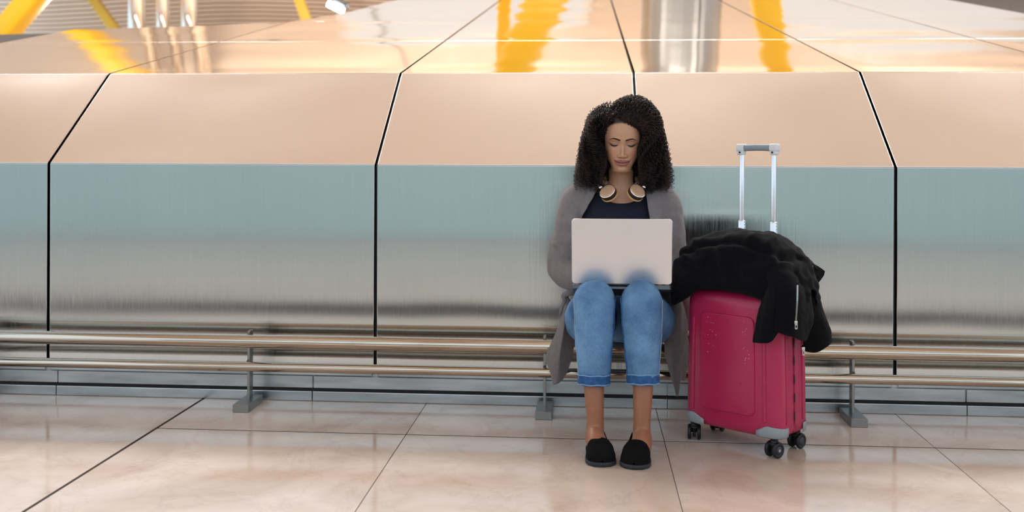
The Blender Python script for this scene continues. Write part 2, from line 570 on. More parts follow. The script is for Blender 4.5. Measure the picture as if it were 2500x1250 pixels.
# ------------------------------------------------------------------ the hall around it
def ceil_z(x, y):
    z = 6.6 + 0.35 * np.sin(y * 0.42 + 0.6) + 0.12 * np.sin(x * 0.5)
    return z - 5.4 * smooth01(y, 17.0, 33.0)
gx, gy = np.linspace(-HX, HX, 30), np.linspace(HY0, HY1, 80)
GX, GY = np.meshgrid(gx, gy, indexing='ij')
P = np.stack([GX, GY, ceil_z(GX, GY)], -1).reshape(-1, 3)
ceiling = obj('ceiling', P, grid_faces(30, 80), M['slats'], org=np.array([0, 0, 6.0]))
tag(ceiling, 'wavy ceiling lined with bamboo strips', 'ceiling', kind='structure')
def hall_wall(name, x0, y0, x1, y1, h, m, lab):
    t = np.array([y1 - y0, x0 - x1, 0.0]); t /= np.linalg.norm(t)
    A, B = np.array([x0, y0, 0.0]), np.array([x1, y1, 0.0])
    z = np.array([0, 0, h])
    V = [A, B, B + z, A + z, A + t * .2, B + t * .2, B + t * .2 + z, A + t * .2 + z]
    o = obj(name, V, [(0, 1, 2, 3), (7, 6, 5, 4), (3, 2, 6, 7), (0, 3, 7, 4), (1, 5, 6, 2), (0, 4, 5, 1)], m, smooth=False)
    return tag(o, lab, 'wall', kind='structure')
hall_wall('wall_rear', -HX, HY1, HX, HY1, 2.2, M['plaster'], 'low far end wall of the hall')
# glass front behind the photographer
bay = 2 * HX / 8
for i in range(8):
    xa, xb = -HX + bay * i, -HX + bay * (i + 1)
    w = MB().add(*bevel_box((xa, HY0 + 0.15, 0.0), (xb, HY0 + 0.25, 1.60), 0.01, 1), False).build('window_%d' % (i + 1), M['teal'])
    tag(w, kind='structure')
    for xm in (xa + 0.05, (xa + xb) / 2):
        MB().add(*bevel_box((xm - 0.05, HY0 + 0.16, 1.60), (xm + 0.05, HY0 + 0.28, 6.0), 0.005, 1), False).build('mullion', M['frame'], w)
    for zt_ in (2.7, 4.3):
        MB().add(*bevel_box((xa, HY0 + 0.18, zt_), (xb, HY0 + 0.26, zt_ + 0.07), 0.005, 1), False).build('transom', M['frame'], w)

# roof lights: long lens-shaped luminous membranes let into the strips
def roof_light(cx, cy, rx, ry, m='skylight'):
    n = 20
    th = np.linspace(0, 2 * math.pi, n, endpoint=False)
    e = empty('roof_light', (cx, cy, float(ceil_z(cx, cy)) - 0.1))
    mb = MB(); mr = MB()
    rings = []
    for s, dz in ((0.55, 0.09), (1.0, 0.06)):
        X = cx + rx * s * np.cos(th); Y = cy + ry * s * np.sin(th)
        rings.append(np.stack([X, Y, ceil_z(X, Y) - dz], 1))
    mb.add(*loft(rings, (True, False)))
    mb.build('membrane', M[m], e)
    ring2 = []
    for s, dz in ((1.0, 0.10), (1.06, 0.10), (1.06, -0.05), (1.0, -0.05), (1.0, 0.10)):
        X = cx + rx * s * np.cos(th); Y = cy + ry * s * np.sin(th)
        ring2.append(np.stack([X, Y, ceil_z(X, Y) - dz], 1))
    mr.add(*loft(ring2, (False, False)), False)
    mr.build('rim', M['plaster'], e)
    return e
RL = [(-3.0, 19.5, 2.9, 2.2), (7.0, 19.5, 3.0, 2.2), (-9.5, 9.0, 2.4, 1.5), (9.5, 8.0, 2.4, 1.5), (-6.5, -3.6, 3.0, 1.7), (1.0, -4.2, 3.4, 1.9), (8.5, -3.6, 3.0, 1.7), (-5.6, 4.5, 2.6, 0.8, 'skylight_row'), (0.2, 4.5, 2.6, 0.8, 'skylight_row'), (6.0, 4.5, 2.6, 0.8, 'skylight_row')]
RLL = ['roof light far beyond the wall at left of the grey column', 'roof light far beyond the wall at right of the grey column', 'roof light over the left side of the hall beyond the wall', 'roof light over the right side of the hall beyond the wall', 'roof light above the hall at left before the wall', 'roof light above the middle of the hall before the wall', 'roof light above the hall at right before the wall', 'clear roof light over the clad wall at left', 'clear roof light over the clad wall in the middle', 'clear roof light over the clad wall at right']
for a, lab in zip(RL, RLL):
    tag(roof_light(*a), 'luminous oval ' + lab, 'skylight', 'oval roof lights in the strip ceiling')

# yellow raking struts, grey column, bright ducts and a lamp beyond the wall
def strut(p, q, wa, wb, m, label):
    p, q = np.asarray(p, float), np.asarray(q, float)
    e = empty('roof_strut', (p[0], p[1], 0.0), label, 'strut', 'yellow roof struts')
    d = (q - p) / np.linalg.norm(q - p)
    foot = p + d * 0.0
    V, Fc = sweep([foot, foot * .5 + q * .5, q], [wb, wb, wb * .8], [wa, wa, wa * .8], k=20, ref=(0, 1, 0), power=0.35)
    obj('shaft', V, Fc, m, e)
    V, Fc = bevel_box((-0.32, -0.32, 0.0), (0.32, 0.32, 0.18), 0.03, 2, O=(p[0], p[1], 0))
    MB().add(V, Fc, False).build('base_plate', M['column'], e)
    V, Fc = cyl(q - d * 0.15, q + d * 0.1, wa * 1.25, 20)
    obj('cap', V, Fc, M['column'], e)
    return e
def through(a, b, Y, z0, z1):
    A, B = W(*a, Y), W(*b, Y)
    t = (B - A) / (B[2] - A[2])
    p, q = A + t * (z0 - A[2]), A + t * (z1 - A[2])
    return p, q
def top_of(a, b, Y):
    p, q = through(a, b, Y, 0.05, 5)
    zt = float(ceil_z(q[0], q[1])) - 0.1
    return through(a, b, Y, 0.05, zt)
p, q = top_of((22, 66), (78, 0), 8.0)
strut(p, q, 0.135, 0.14, M['yellow'], 'bright yellow raking strut, leftmost and thickest, rising behind the wall')
p, q = top_of((278, 68), (229, 0), 21.0)
strut(p, q, 0.14, 0.14, M['yellow2'], 'pale yellow raking strut leaning left beside the bright metal ducts')
p, q = top_of((749, 50), (731, 0), 19.0)
strut(p, q, 0.125, 0.13, M['yellow2'], 'pale yellow strut right of the ducts beside the tube lamp')
strut((1.10, 10.4, 0.1), (-1.75, 10.4, 6.2), 0.30, 0.25, M['yellow'], 'broad yellow strut mirrored in the roof panels left of the grey column')
strut((1.55, 10.9, 0.1), (3.10, 10.9, 6.2), 0.22, 0.2, M['yellow'], 'yellow strut mirrored in the roof panels right of the grey column')
strut((-1.1, 12.6, 0.1), (-1.55, 12.6, 6.2), 0.12, 0.12, M['yellow'], 'slim yellow strut mirrored in the roof panels left of the broad one')

e = empty('column', (1.22, 9.6, 0.0), 'thick grey clad column mirrored in the roof panels behind the wall', 'column')
zt = float(ceil_z(1.22, 9.6))
for k_ in range(2):
    th = np.linspace(math.pi * k_ + 0.02 - 1.2, math.pi * (k_ + 1) - 0.02 - 1.2, 24)
    r0, r1 = 0.53, 0.515
    ring = np.concatenate([np.stack([1.22 + r0 * np.cos(th), 9.6 + r0 * np.sin(th)], 1), np.stack([1.22 + r1 * np.cos(th[::-1]), 9.6 + r1 * np.sin(th[::-1])], 1)])
    R_ = [np.column_stack([ring, np.full(len(ring), z)]) for z in (0.0, zt - 0.05)]
    V, Fc = loft(R_, (False, False))
    obj('cladding', V, Fc, M['column'], e, smooth=False)
V, Fc = cyl((1.22, 9.6, 0), (1.22, 9.6, zt), 0.50, 32)
obj('core', V, Fc, M['gap'], e)

for pxc, w_, lab in ((334, 42, 'bright metal duct nearest the yellow strut'), (397, 33, 'bright metal duct in the middle of three'), (461, 40, 'bright metal duct farthest right of three')):
    c = W(pxc, 30, 15.0)
    r = w_ / 2490 * 19.1 / 2
    e = empty('air_duct', (c[0], c[1], 0), lab, 'duct', 'upright metal ducts')
    zt = float(ceil_z(c[0], c[1])) - 0.25
    V, Fc = cyl((c[0], c[1], 0), (c[0], c[1], zt), r, 28)
    obj('pipe', V, Fc, M['chrome'], e)
    for zz in (1.2, 4.6):
        V, Fc = cyl((c[0], c[1], zz), (c[0], c[1], zz + 0.06), r * 1.06, 28)
        obj('collar', V, Fc, M['column'], e)

a, b = W(801, 9, 11.0), W(838, 27, 11.0)
e = empty('tube_lamp', (a + b) / 2, 'bright tube lamp on a grey bracket, tilted, above the far roof edge', 'lamp')
V, Fc = cyl(a, b, 0.045, 12); obj('tube', V, Fc, M['tube_light'], e)
d = (b - a); u_ = np.array([0.05, 0.1, 0.09])
V, Fc = sweep([a + u_, b + u_], [0.05, 0.05], [0.09, 0.09], k=8, ref=(0, 0, 1), power=0.4); obj('housing', V, Fc, M['frame'], e)
V, Fc = cyl((a + b) / 2 + u_, np.array([(a + b)[0] / 2 + 0.3, 15.1, float(ceil_z((a + b)[0] / 2, 15.1))]), 0.03, 10); obj('hanger', V, Fc, M['frame'], e)

# added unseen uplighters behind the wall, put in to brighten the far ceiling
for X, lab in ((-7.0, 'at left'), (-1.2, 'in the middle'), (5.5, 'at right')):
    e = empty('fill_uplighter', (X, 13.0, 0.0), 'added grey fill lamp, out of view behind the clad wall ' + lab, 'lamp', 'added fill lamps behind the wall')
    V, Fc = cyl((X, 13.0, 0.03), (X, 13.0, 1.6), 0.05, 16); obj('stem', V, Fc, M['frame'], e)
    V, Fc = cyl((X, 13.0, 0.0), (X, 13.0, 0.03), 0.25, 24); obj('base', V, Fc, M['frame'], e)
    V, Fc = lathe([(0.05, 1.58), (0.30, 1.66), (0.34, 1.80), (0.33, 1.80), (0.29, 1.68), (0.05, 1.62)], (X, 13.0, 0), (0, 0, 1), 24); obj('bowl', V, Fc, M['frame'], e)
    ld = bpy.data.lights.new('fill_uplight', 'AREA'); ld.shape = 'DISK'; ld.size = 0.5; ld.energy = 560; ld.color = (1.0, 0.90, 0.80)
    lo = bpy.data.objects.new('fill_uplight', ld); lo.location = (0, 0, 1.79); lo.rotation_euler = (math.pi, 0, 0); link(lo, e)

# ------------------------------------------------------------------ the low tubular rail
RY, RZ1, RZ2 = -0.150, 0.264, 0.164
rail = empty('tubular_rail', (0, RY, 0), 'low double bronze-steel tube rail on block feet along the steel wall', 'rail')
for z, r in ((RZ1, 0.0262), (RZ2, 0.0185)):
    V, Fc = cyl((-4.2, RY, z), (4.0, RY, z), r, 28)
    obj('tube', V, Fc, M['rail'], rail)
PX = [-2.52, -1.345, -0.171, 0.999, 2.17]
first = None
for X in PX:
    if first is None:
        c0 = np.array([X, RY, 0])
        post = MB().add(*bevel_box((X - 0.005, RY + 0.020, 0.03), (X + 0.005, RY + 0.062, 0.300), 0.001, 1), False).build('post', M['post'], rail)
        # curved brackets that carry the tubes
        for z, r in ((RZ1, 0.0262), (RZ2, 0.0185)):
            th = np.radians(np.linspace(-60, 60, 9))
            o_ = np.stack([RY + (r + 0.001) * np.cos(th), z + (r + 0.001) * np.sin(th)], 1)
            i_ = np.stack([np.full(9, RY + 0.045), z + np.linspace(-0.028, 0.040, 9)], 1)
            poly = np.vstack([o_, i_[::-1]])
            V = np.vstack([np.column_stack([np.full(18, X - 0.005), poly]), np.column_stack([np.full(18, X + 0.005), poly])])
            Fc = [tuple(range(18))[::-1], tuple(range(18, 36))] + [(i, (i + 1) % 18, 18 + (i + 1) % 18, 18 + i) for i in range(18)]
            obj('bracket', V, Fc, M['post'], post, smooth=False)
        foot = MB().add(*bevel_box((X - 0.031, -0.222, 0.0), (X + 0.031, -0.045, 0.031), 0.0015, 1), False).build('foot_block', M['post'], post)
        first = post
    else:
        p2 = twin(first, (X - PX[0], 0, 0), rail)
        for ch in first.children:
            twin(ch, (0, 0, 0), p2)

# ------------------------------------------------------------------ the seated person
def evaluated(V, Fc, mods):
    """mesh arrays after modifiers [(type, {props})]"""
    me = bpy.data.meshes.new('tmp')
    me.from_pydata(np.asarray(V).tolist(), [], [list(f) for f in Fc])
    me.update()
    o = bpy.data.objects.new('tmp', me)
    scene.collection.objects.link(o)
    for t, props in mods:
        md = o.modifiers.new(t, t)
        for a, b in props.items():
            setattr(md, a, b)
    bpy.context.view_layer.update()
    ev = o.evaluated_get(bpy.context.evaluated_depsgraph_get())
    m2 = ev.to_mesh()
    n = len(m2.vertices)
    co = np.zeros(n * 3); m2.vertices.foreach_get('co', co)
    Fo = [tuple(p.vertices) for p in m2.polygons]
    ev.to_mesh_clear()
    bpy.data.objects.remove(o, do_unlink=True)
    bpy.data.meshes.remove(me)
    return co.reshape(-1, 3), Fo

def vnormals(V, Fc):
    N = np.zeros_like(V)
    F4 = np.array([f if len(f) == 4 else (f[0], f[1], f[2], f[2]) for f in Fc if len(f) <= 4])
    n = np.cross(V[F4[:, 2]] - V[F4[:, 0]], V[F4[:, 3]] - V[F4[:, 1]])
    t = F4[:, 2] == F4[:, 3]
    n[t] = np.cross(V[F4[t, 1]] - V[F4[t, 0]], V[F4[t, 2]] - V[F4[t, 0]])
    for q in range(4):
        np.add.at(N, F4[:, q], n)
    return N / (np.linalg.norm(N, axis=1)[:, None] + 1e-12)

def mat_skin():
    k = NT('warm_brown_skin'); p = k.p
    a = k.n('ShaderNodeVertexColor', layer_name='Col')
    no = k.n('ShaderNodeTexNoise', Scale=55.0, Detail=3.0)
    tc = k.n('ShaderNodeTexCoord'); k.l(tc.outputs['Object'], no.inputs['Vector'])
    r = k.n('ShaderNodeMapRange'); r.inputs['To Min'].default_value = 0.90; r.inputs['To Max'].default_value = 1.10
    k.l(no.outputs[0], r.inputs['Value'])
    mx = k.n('ShaderNodeMix', data_type='RGBA', blend_type='MULTIPLY'); mx.inputs[0].default_value = 1
    k.l(a.outputs[0], mx.inputs[6]); k.l(r.outputs[0], mx.inputs[7])
    k.l(mx.outputs[2], p.inputs['Base Color'])
    p.inputs['Roughness'].default_value = 0.37
    p.inputs['Subsurface Weight'].default_value = 0.0
    b = k.n('ShaderNodeBump', Strength=0.08, Distance=0.001); n2 = k.n('ShaderNodeTexNoise', Scale=420.0)
    k.l(tc.outputs['Object'], n2.inputs['Vector']); k.l(n2.outputs[0], b.inputs['Height']); k.l(b.outputs[0], p.inputs['Normal'])
    return k.m

def mat_denim():
    k = NT('blue_denim'); p = k.p
    tc = k.n('ShaderNodeTexCoord')
    mp = k.n('ShaderNodeMapping', Scale=(700.0, 700.0, 120.0)); mp.inputs['Rotation'].default_value = (0.3, 0.4, 0.0)
    k.l(tc.outputs['Object'], mp.inputs['Vector'])
    tw = k.n('ShaderNodeTexNoise', Scale=1.0, Detail=2.0); k.l(mp.outputs[0], tw.inputs['Vector'])
    wash = k.n('ShaderNodeTexNoise', Scale=9.0, Detail=4.0); k.l(tc.outputs['Object'], wash.inputs['Vector'])
    ad = k.n('ShaderNodeMath', operation='MULTIPLY_ADD'); ad.inputs[1].default_value = 0.55
    k.l(tw.outputs[0], ad.inputs[0]); k.l(wash.outputs[0], ad.inputs[2])
    r = k.n('ShaderNodeValToRGB'); e = r.color_ramp.elements
    e[0].position = 0.52; e[0].color = srgb(60, 96, 142)
    e[1].position = 1.0; e[1].color = srgb(122, 162, 200)
    k.l(ad.outputs[0], r.inputs[0])
    at = k.n('ShaderNodeVertexColor', layer_name='Col')
    mx = k.n('ShaderNodeMix', data_type='RGBA', blend_type='MULTIPLY'); mx.inputs[0].default_value = 1
    k.l(r.outputs[0], mx.inputs[6]); k.l(at.outputs[0], mx.inputs[7])
    k.l(mx.outputs[2], p.inputs['Base Color'])
    p.inputs['Roughness'].default_value = 0.85
    p.inputs['Specular IOR Level'].default_value = 0.2
    b = k.n('ShaderNodeBump', Strength=0.35, Distance=0.0015); k.l(tw.outputs[0], b.inputs['Height']); k.l(b.outputs[0], p.inputs['Normal'])
    return k.m

M['skin'] = mat_skin()
M['denim'] = mat_denim()
M['denim_cuff'] = mat('dark_denim_cuff', srgb(54, 92, 142), 0.9, var=0.35, vscale=70, bump=0.4, bscale=300, spec=0.2)
M['denim_pale'] = mat('pale_denim_edge', srgb(124, 160, 198), 0.9, var=0.15, vscale=90, bump=0.4, bscale=300, spec=0.2)
M['thread'] = mat('pale_seam_thread', srgb(158, 178, 196), 0.9, var=0.1)
M['shirt'] = mat('navy_black_jersey', srgb(30, 32, 46), 0.85, var=0.12, vscale=30, bump=0.2, bscale=500, spec=0.25, sheen=0.1)
M['cardigan'] = mat('taupe_knit', srgb(130, 121, 121), 0.95, var=0.10, vscale=60, bump=0.35, bscale=450, spec=0.15, sheen=0.25)
M['suede'] = mat('black_suede', srgb(16, 16, 17), 0.95, var=0.2, vscale=50, bump=0.2, bscale=500, spec=0.15)
M['sole'] = mat('charcoal_rubber_sole', srgb(42, 44, 52), 0.6, var=0.1)
M['brow'] = mat('dark_brow_hair', srgb(44, 28, 22), 0.8, var=0.2, vscale=200)
M['lash'] = mat('black_lash', srgb(12, 9, 9), 0.6, var=0.1)
M['eye'] = mat('dark_brown_eye', srgb(62, 44, 38), 0.12, var=0.1)

def mat_hair():
    k = NT('dark_brown_curls'); p = k.p
    tc = k.n('ShaderNodeTexCoord')
    no = k.n('ShaderNodeTexNoise', Scale=28.0, Detail=3.0); k.l(tc.outputs['Object'], no.inputs['Vector'])
    r = k.n('ShaderNodeValToRGB'); e = r.color_ramp.elements
    e[0].position = 0.35; e[0].color = srgb(17, 12, 13)
    e[1].position = 0.72; e[1].color = srgb(66, 41, 37)
    k.l(no.outputs[0], r.inputs[0]); k.l(r.outputs[0], p.inputs['Base Color'])
    p.inputs['Roughness'].default_value = 0.38
    p.inputs['Specular IOR Level'].default_value = 0.35
    return k.m
M['hair'] = mat_hair()

# ---- head, neck and chest: one loft. local axes: x right in the photo, y to the front, z up, origin at eye level
#        front(y,z)      back(y,z)      half width  exponent
TAB = np.array([
    (0.002, 0.1180, -0.006, 0.1180, 0.004, 1.00),
    (0.036, 0.1120, -0.046, 0.1110, 0.036, 0.95),
    (0.062, 0.0950, -0.078, 0.0920, 0.056, 0.90),
    (0.079, 0.0670, -0.097, 0.0600, 0.0665, 0.86),
    (0.0860, 0.0370, -0.102, 0.0250, 0.0705, 0.84),
    (0.0860, 0.0160, -0.101, 0.0000, 0.0705, 0.84),
    (0.0815, 0.0000, -0.098, -0.0150, 0.0695, 0.84),
    (0.0815, -0.0200, -0.092, -0.0320, 0.0675, 0.86),
    (0.0825, -0.0400, -0.085, -0.0470, 0.0640, 0.88),
    (0.0830, -0.0600, -0.077, -0.0600, 0.0575, 0.92),
    (0.0825, -0.0790, -0.070, -0.0720, 0.0480, 0.97),
    (0.0800, -0.0940, -0.066, -0.0820, 0.0410, 1.02),
    (0.0730, -0.1050, -0.063, -0.0920, 0.0395, 1.00),
    (0.0580, -0.1090, -0.0615, -0.1000, 0.0430, 1.00),
    (0.0360, -0.1110, -0.061, -0.1080, 0.0455, 1.00),
    (0.0200, -0.1220, -0.0605, -0.1180, 0.0460, 0.95),
    (0.0120, -0.1400, -0.061, -0.1350, 0.0455, 0.92),
    (0.0080, -0.1620, -0.066, -0.1550, 0.0475, 0.92),
    (0.0080, -0.1800, -0.078, -0.1680, 0.0640, 0.92),
    (0.0140, -0.1980, -0.088, -0.1800, 0.1000, 0.90),
    (0.0240, -0.2250, -0.096, -0.2050, 0.1420, 0.86),
    (0.0380, -0.2700, -0.100, -0.2550, 0.1560, 0.84),
    (0.0500, -0.3300, -0.100, -0.3200, 0.1500, 0.86),
    (0.0480, -0.4000, -0.095, -0.4000, 0.1350, 0.90),
    (0.0480, -0.4700, -0.095, -0.4700, 0.1300, 0.90),
    (0.0400, -0.5500, -0.095, -0.5500, 0.1400, 0.90)])
PITCH = math.radians(9.0)
TILT = math.radians(1.6)

def tab(r):
    r = np.clip(np.asarray(r, float), 0, len(TAB) - 1.0001)
    Q = np.vstack([2 * TAB[0] - TAB[1], TAB, 2 * TAB[-1] - TAB[-2]])
    i = r.astype(int); f = (r - i)[..., None]
    a, b, c, d = Q[i], Q[i + 1], Q[i + 2], Q[i + 3]
    return 0.5 * ((2 * b) + (-a + c) * f + (2 * a - 5 * b + 4 * c - d) * f * f + (-a + 3 * b - 3 * c + d) * f ** 3)

def ga(x, c, w):
    return np.exp(-((x - c) / w) ** 2)

def face_disp(x, z):
    ax = np.abs(x)
    hz = [-0.075, -0.0545, -0.0510, -0.0480, -0.0435, -0.0385, -0.033, -0.020, -0.008, 0.003, 0.014, 0.03]
    hn = [0.0, 0.0, 0.0030, 0.0105, 0.0190, 0.0208, 0.0185, 0.0120, 0.0070, 0.0040, 0.0010, 0.0]
    wn = np.interp(z, [-0.055, -0.042, -0.022, 0.01], [0.0108, 0.0105, 0.0080, 0.0075])
    d = np.interp(z, hz, hn) * np.exp(-(ax / wn) ** 2.3)
    d += 0.0105 * ga(ax, 0.0140, 0.0052) * ga(z, -0.0420, 0.0062)
    d -= 0.0045 * ga(ax, 0.0075, 0.0032) * ga(z, -0.0490, 0.0020)
    d -= 0.0085 * ga(ax, 0.031, 0.0175) * ga(z, 0.002, 0.0105)
    d -= 0.0030 * ga(ax, 0.017, 0.006) * ga(z, 0.0, 0.009)
    d += 0.0085 * ga(ax, 0.0325, 0.0125) * ga(z, -0.0015, 0.0085)
    d -= 0.0016 * ga(ax, 0.032, 0.014) * ga(z, 0.0085, 0.0022)
    d -= 0.0014 * ga(ax, 0.030, 0.013) * ga(z, -0.0125, 0.0030)
    d += 0.0030 * ga(ax, 0.028, 0.022) * ga(z, 0.018, 0.0065)
    d += 0.0045 * ga(ax, 0.041, 0.017) * ga(z, -0.030, 0.016)
    d -= 0.0025 * ga(ax, 0.045, 0.012) * ga(z, -0.062, 0.014)
    d += 0.0040 * ga(x, 0, 0.024) * ga(z, -0.068, 0.015)
    zz = z - 0.0040 * (x / 0.0290) ** 2
    L = smooth01(0.0305 - ax, 0, 0.015)
    cup = -0.0012 * ga(x, 0, 0.0035) + 0.0008 * ga(ax, 0.006, 0.004)
    d += 0.0055 * L * ga(zz - cup, -0.0622, 0.0042) + 0.0072 * L * ga(zz, -0.0735, 0.0056)
    d -= 0.0040 * smooth01(0.0320 - ax, 0, 0.012) * ga(zz, -0.0672, 0.0013)
    d -= 0.0030 * ga(ax, 0.0315, 0.0035) * ga(zz, -0.0672, 0.0035)
    d -= 0.0030 * ga(x, 0, 0.014) * ga(z, -0.0845, 0.0042)
    d += 0.0045 * ga(x, 0, 0.015) * ga(z, -0.0970, 0.0085)
    d -= 0.0012 * ga(x, 0, 0.0030) * ga(z, -0.0575, 0.004)
    return d

rr = np.concatenate([np.linspace(0, 3, 22, endpoint=False), np.linspace(3, 13, 170, endpoint=False), np.linspace(13, 23, 46)])
ph = np.linspace(0, 2 * math.pi, 184, endpoint=False)
TH = ph - 0.45 * np.sin(ph)

def body_ring(r, th, off=0.0):
    """points of the head-neck-chest loft in straight (unpitched) local axes"""
    t = tab(r)
    fy, fz, by, bz, a, e = [t[..., q] for q in range(6)]
    c, s = np.cos(th), np.sin(th)
    fr = (1 - c) / 2
    x = (a + off) * np.sign(s) * np.abs(s) ** e
    L = np.hypot(fy - by, fz - bz)
    o2 = off / np.maximum(L, 1e-4)
    fr = fr * (1 + 2 * o2) - o2
    return np.stack([x, fy + (by - fy) * fr, fz + (bz - fz) * fr], -1)

def bend(P, r):
    w = 1 - smooth01(r, 12.5, 17.0)
    p, q = PITCH * w, TILT * w
    y, z = P[..., 1] + 0.02, P[..., 2] + 0.115
    y2 = y * np.cos(p) + z * np.sin(p)
    z2 = -y * np.sin(p) + z * np.cos(p)
    x = P[..., 0]
    x2 = x * np.cos(q) + z2 * np.sin(q) * 1.0
    z3 = z2 * np.cos(q) - x * np.sin(q)
    return np.stack([x2, y2 - 0.02, z3 - 0.115], -1)

RR, TT = np.meshgrid(rr, TH, indexing='ij')
HL = body_ring(RR, TT)                      # straight local
front = smooth01(np.cos(TT), 0.05, 0.45) * smooth01(RR, 2.5, 4.0) * (1 - smooth01(RR, 13, 14.5))
HL[..., 1] += front * face_disp(HL[..., 0], HL[..., 2])
# collar bones and throat hollow
HL[..., 1] += np.where((RR > 17) & (np.cos(TT) > 0), 0.004 * ga(HL[..., 2], -0.192 + 0.10 * np.abs(HL[..., 0]), 0.006) * smooth01(np.abs(HL[..., 0]), 0.012, 0.03), 0)
HB = bend(HL, RR)
_eye = bend(np.array([0.0, 0.0815, 0.0]), np.array(5.0))
_ref = W(1520.5, 353, -0.318)
HO = _ref - np.array([_eye[0], -_eye[1], _eye[2]])       # world place of the local origin
def to_world(P):
    return HO + np.stack([P[..., 0], -P[..., 1], P[..., 2]], -1)
VH = to_world(HB).reshape(-1, 3)
nr, nt = HB.shape[:2]
FH = [f for f in grid_faces(nr, nt, False, True)]
_flat = HL.reshape(-1, 3)
_sel = (np.cos(TT).ravel() > 0.15) & (RR.ravel() > 2.5) & (RR.ravel() < 13)
_fx, _fi = _flat[_sel], np.where(_sel)[0]
def on_face(x, z, off):
    """world point on the face at local (x, z), lifted by off"""
    d2 = (_fx[:, 0] - x) ** 2 + (_fx[:, 2] - z) ** 2
    k = np.argpartition(d2, 5)[:5]
    w = 1 / (d2[k] + 1e-9); w /= w.sum()
    y = (_fx[k, 1] * w).sum()
    r = (RR.ravel()[_fi[k]] * w).sum()
    return to_world(bend(np.array([x, y + off, z]), np.array(r)))

SK = np.array(srgb(200, 148, 115)[:3])
def skin_col(P, RRf):
    x, z = P[:, 0], P[:, 2]
    ax = np.abs(x)
    C = np.tile(SK, (len(P), 1))
    def mixc(c, w):
        C[:] = C * (1 - w[:, None]) + np.array(srgb(*c)[:3]) * w[:, None]
    fr_ = (P[:, 1] > 0.02) & (RRf < 13.5)
    mixc((186, 112, 80), 0.35 * ga(ax, 0.04, 0.02) * ga(z, -0.035, 0.02) * fr_)
    mixc((120, 78, 60), 0.55 * ga(ax, 0.032, 0.017) * ga(z, 0.0005, 0.0065) * fr_)  # shading around the lids, put into the skin colour
    zz = z - 0.0040 * (x / 0.0290) ** 2
    L = smooth01(0.0305 - ax, 0, 0.005)
    up_edge = -0.0572 - 0.0015 * ga(x, 0, 0.0035) - 0.004 * smooth01(ax, 0.007, 0.029)
    lo_edge = -0.0800 + 0.009 * (ax / 0.030) ** 2
    lip = L * smooth01(up_edge - zz, -0.0006, 0.0008) * smooth01(zz - lo_edge, -0.0008, 0.0008) * fr_
    mixc((166, 98, 96), lip)
    mixc((84, 42, 42), 0.85 * smooth01(0.0320 - ax, 0, 0.003) * ga(zz, -0.0672, 0.0010) * fr_)
    mixc((70, 40, 32), 0.8 * ga(ax, 0.0075, 0.0035) * ga(z, -0.0490, 0.0017) * fr_)
    scalp = smooth01(z + 7.0 * (x + 0.006) ** 2, 0.074, 0.082) * (RRf < 6) + ((P[:, 1] < 0.03) & (RRf < 11)) * 1.0
    mixc((30, 20, 20), np.clip(scalp, 0, 1))
    return np.column_stack([C, np.ones(len(P))])
CH = skin_col(_flat, RR.ravel())

# ---- trunk, arms, hands and legs grown into one skin
SX = float(HO[0])                             # body's middle
def ell_loft(rows, k=40):
    """rows: z, half width, half depth, centre Y, centre x offset"""
    rows = np.array(rows)
    n = int(len(rows) * 5)
    rows = catmull(rows, n)
    th = np.linspace(0, 2 * math.pi, k, endpoint=False)
    R_ = [np.stack([SX + q[4] + q[1] * np.sign(np.cos(th)) * np.abs(np.cos(th)) ** 0.85, q[3] + q[2] * np.sign(np.sin(th)) * np.abs(np.sin(th)) ** 0.9, np.full(k, q[0])], 1) for q in rows]
    return loft(R_)

HIP = {-1: np.array([SX - 0.082, -0.175, 0.385]), 1: np.array([SX + 0.082, -0.175, 0.385])}
KNEE = {-1: W(1451, 736, -0.600), 1: W(1567, 738, -0.610)}
CUFF = {-1: W(1450, 934, -0.628), 1: W(1570, 932, -0.638)}
ANK = {-1: W(1453, 1028, -0.628), 1: W(1567, 1032, -0.640)}
SHO = {-1: np.array([SX - 0.160, -0.185, 0.828]), 1: np.array([SX + 0.158, -0.185, 0.822])}
ELB = {-1: W(1374, 652, -0.225), 1: W(1641, 650, -0.225)}
WRI = {-1: W(1428, 688, -0.340), 1: W(1603, 688, -0.340)}

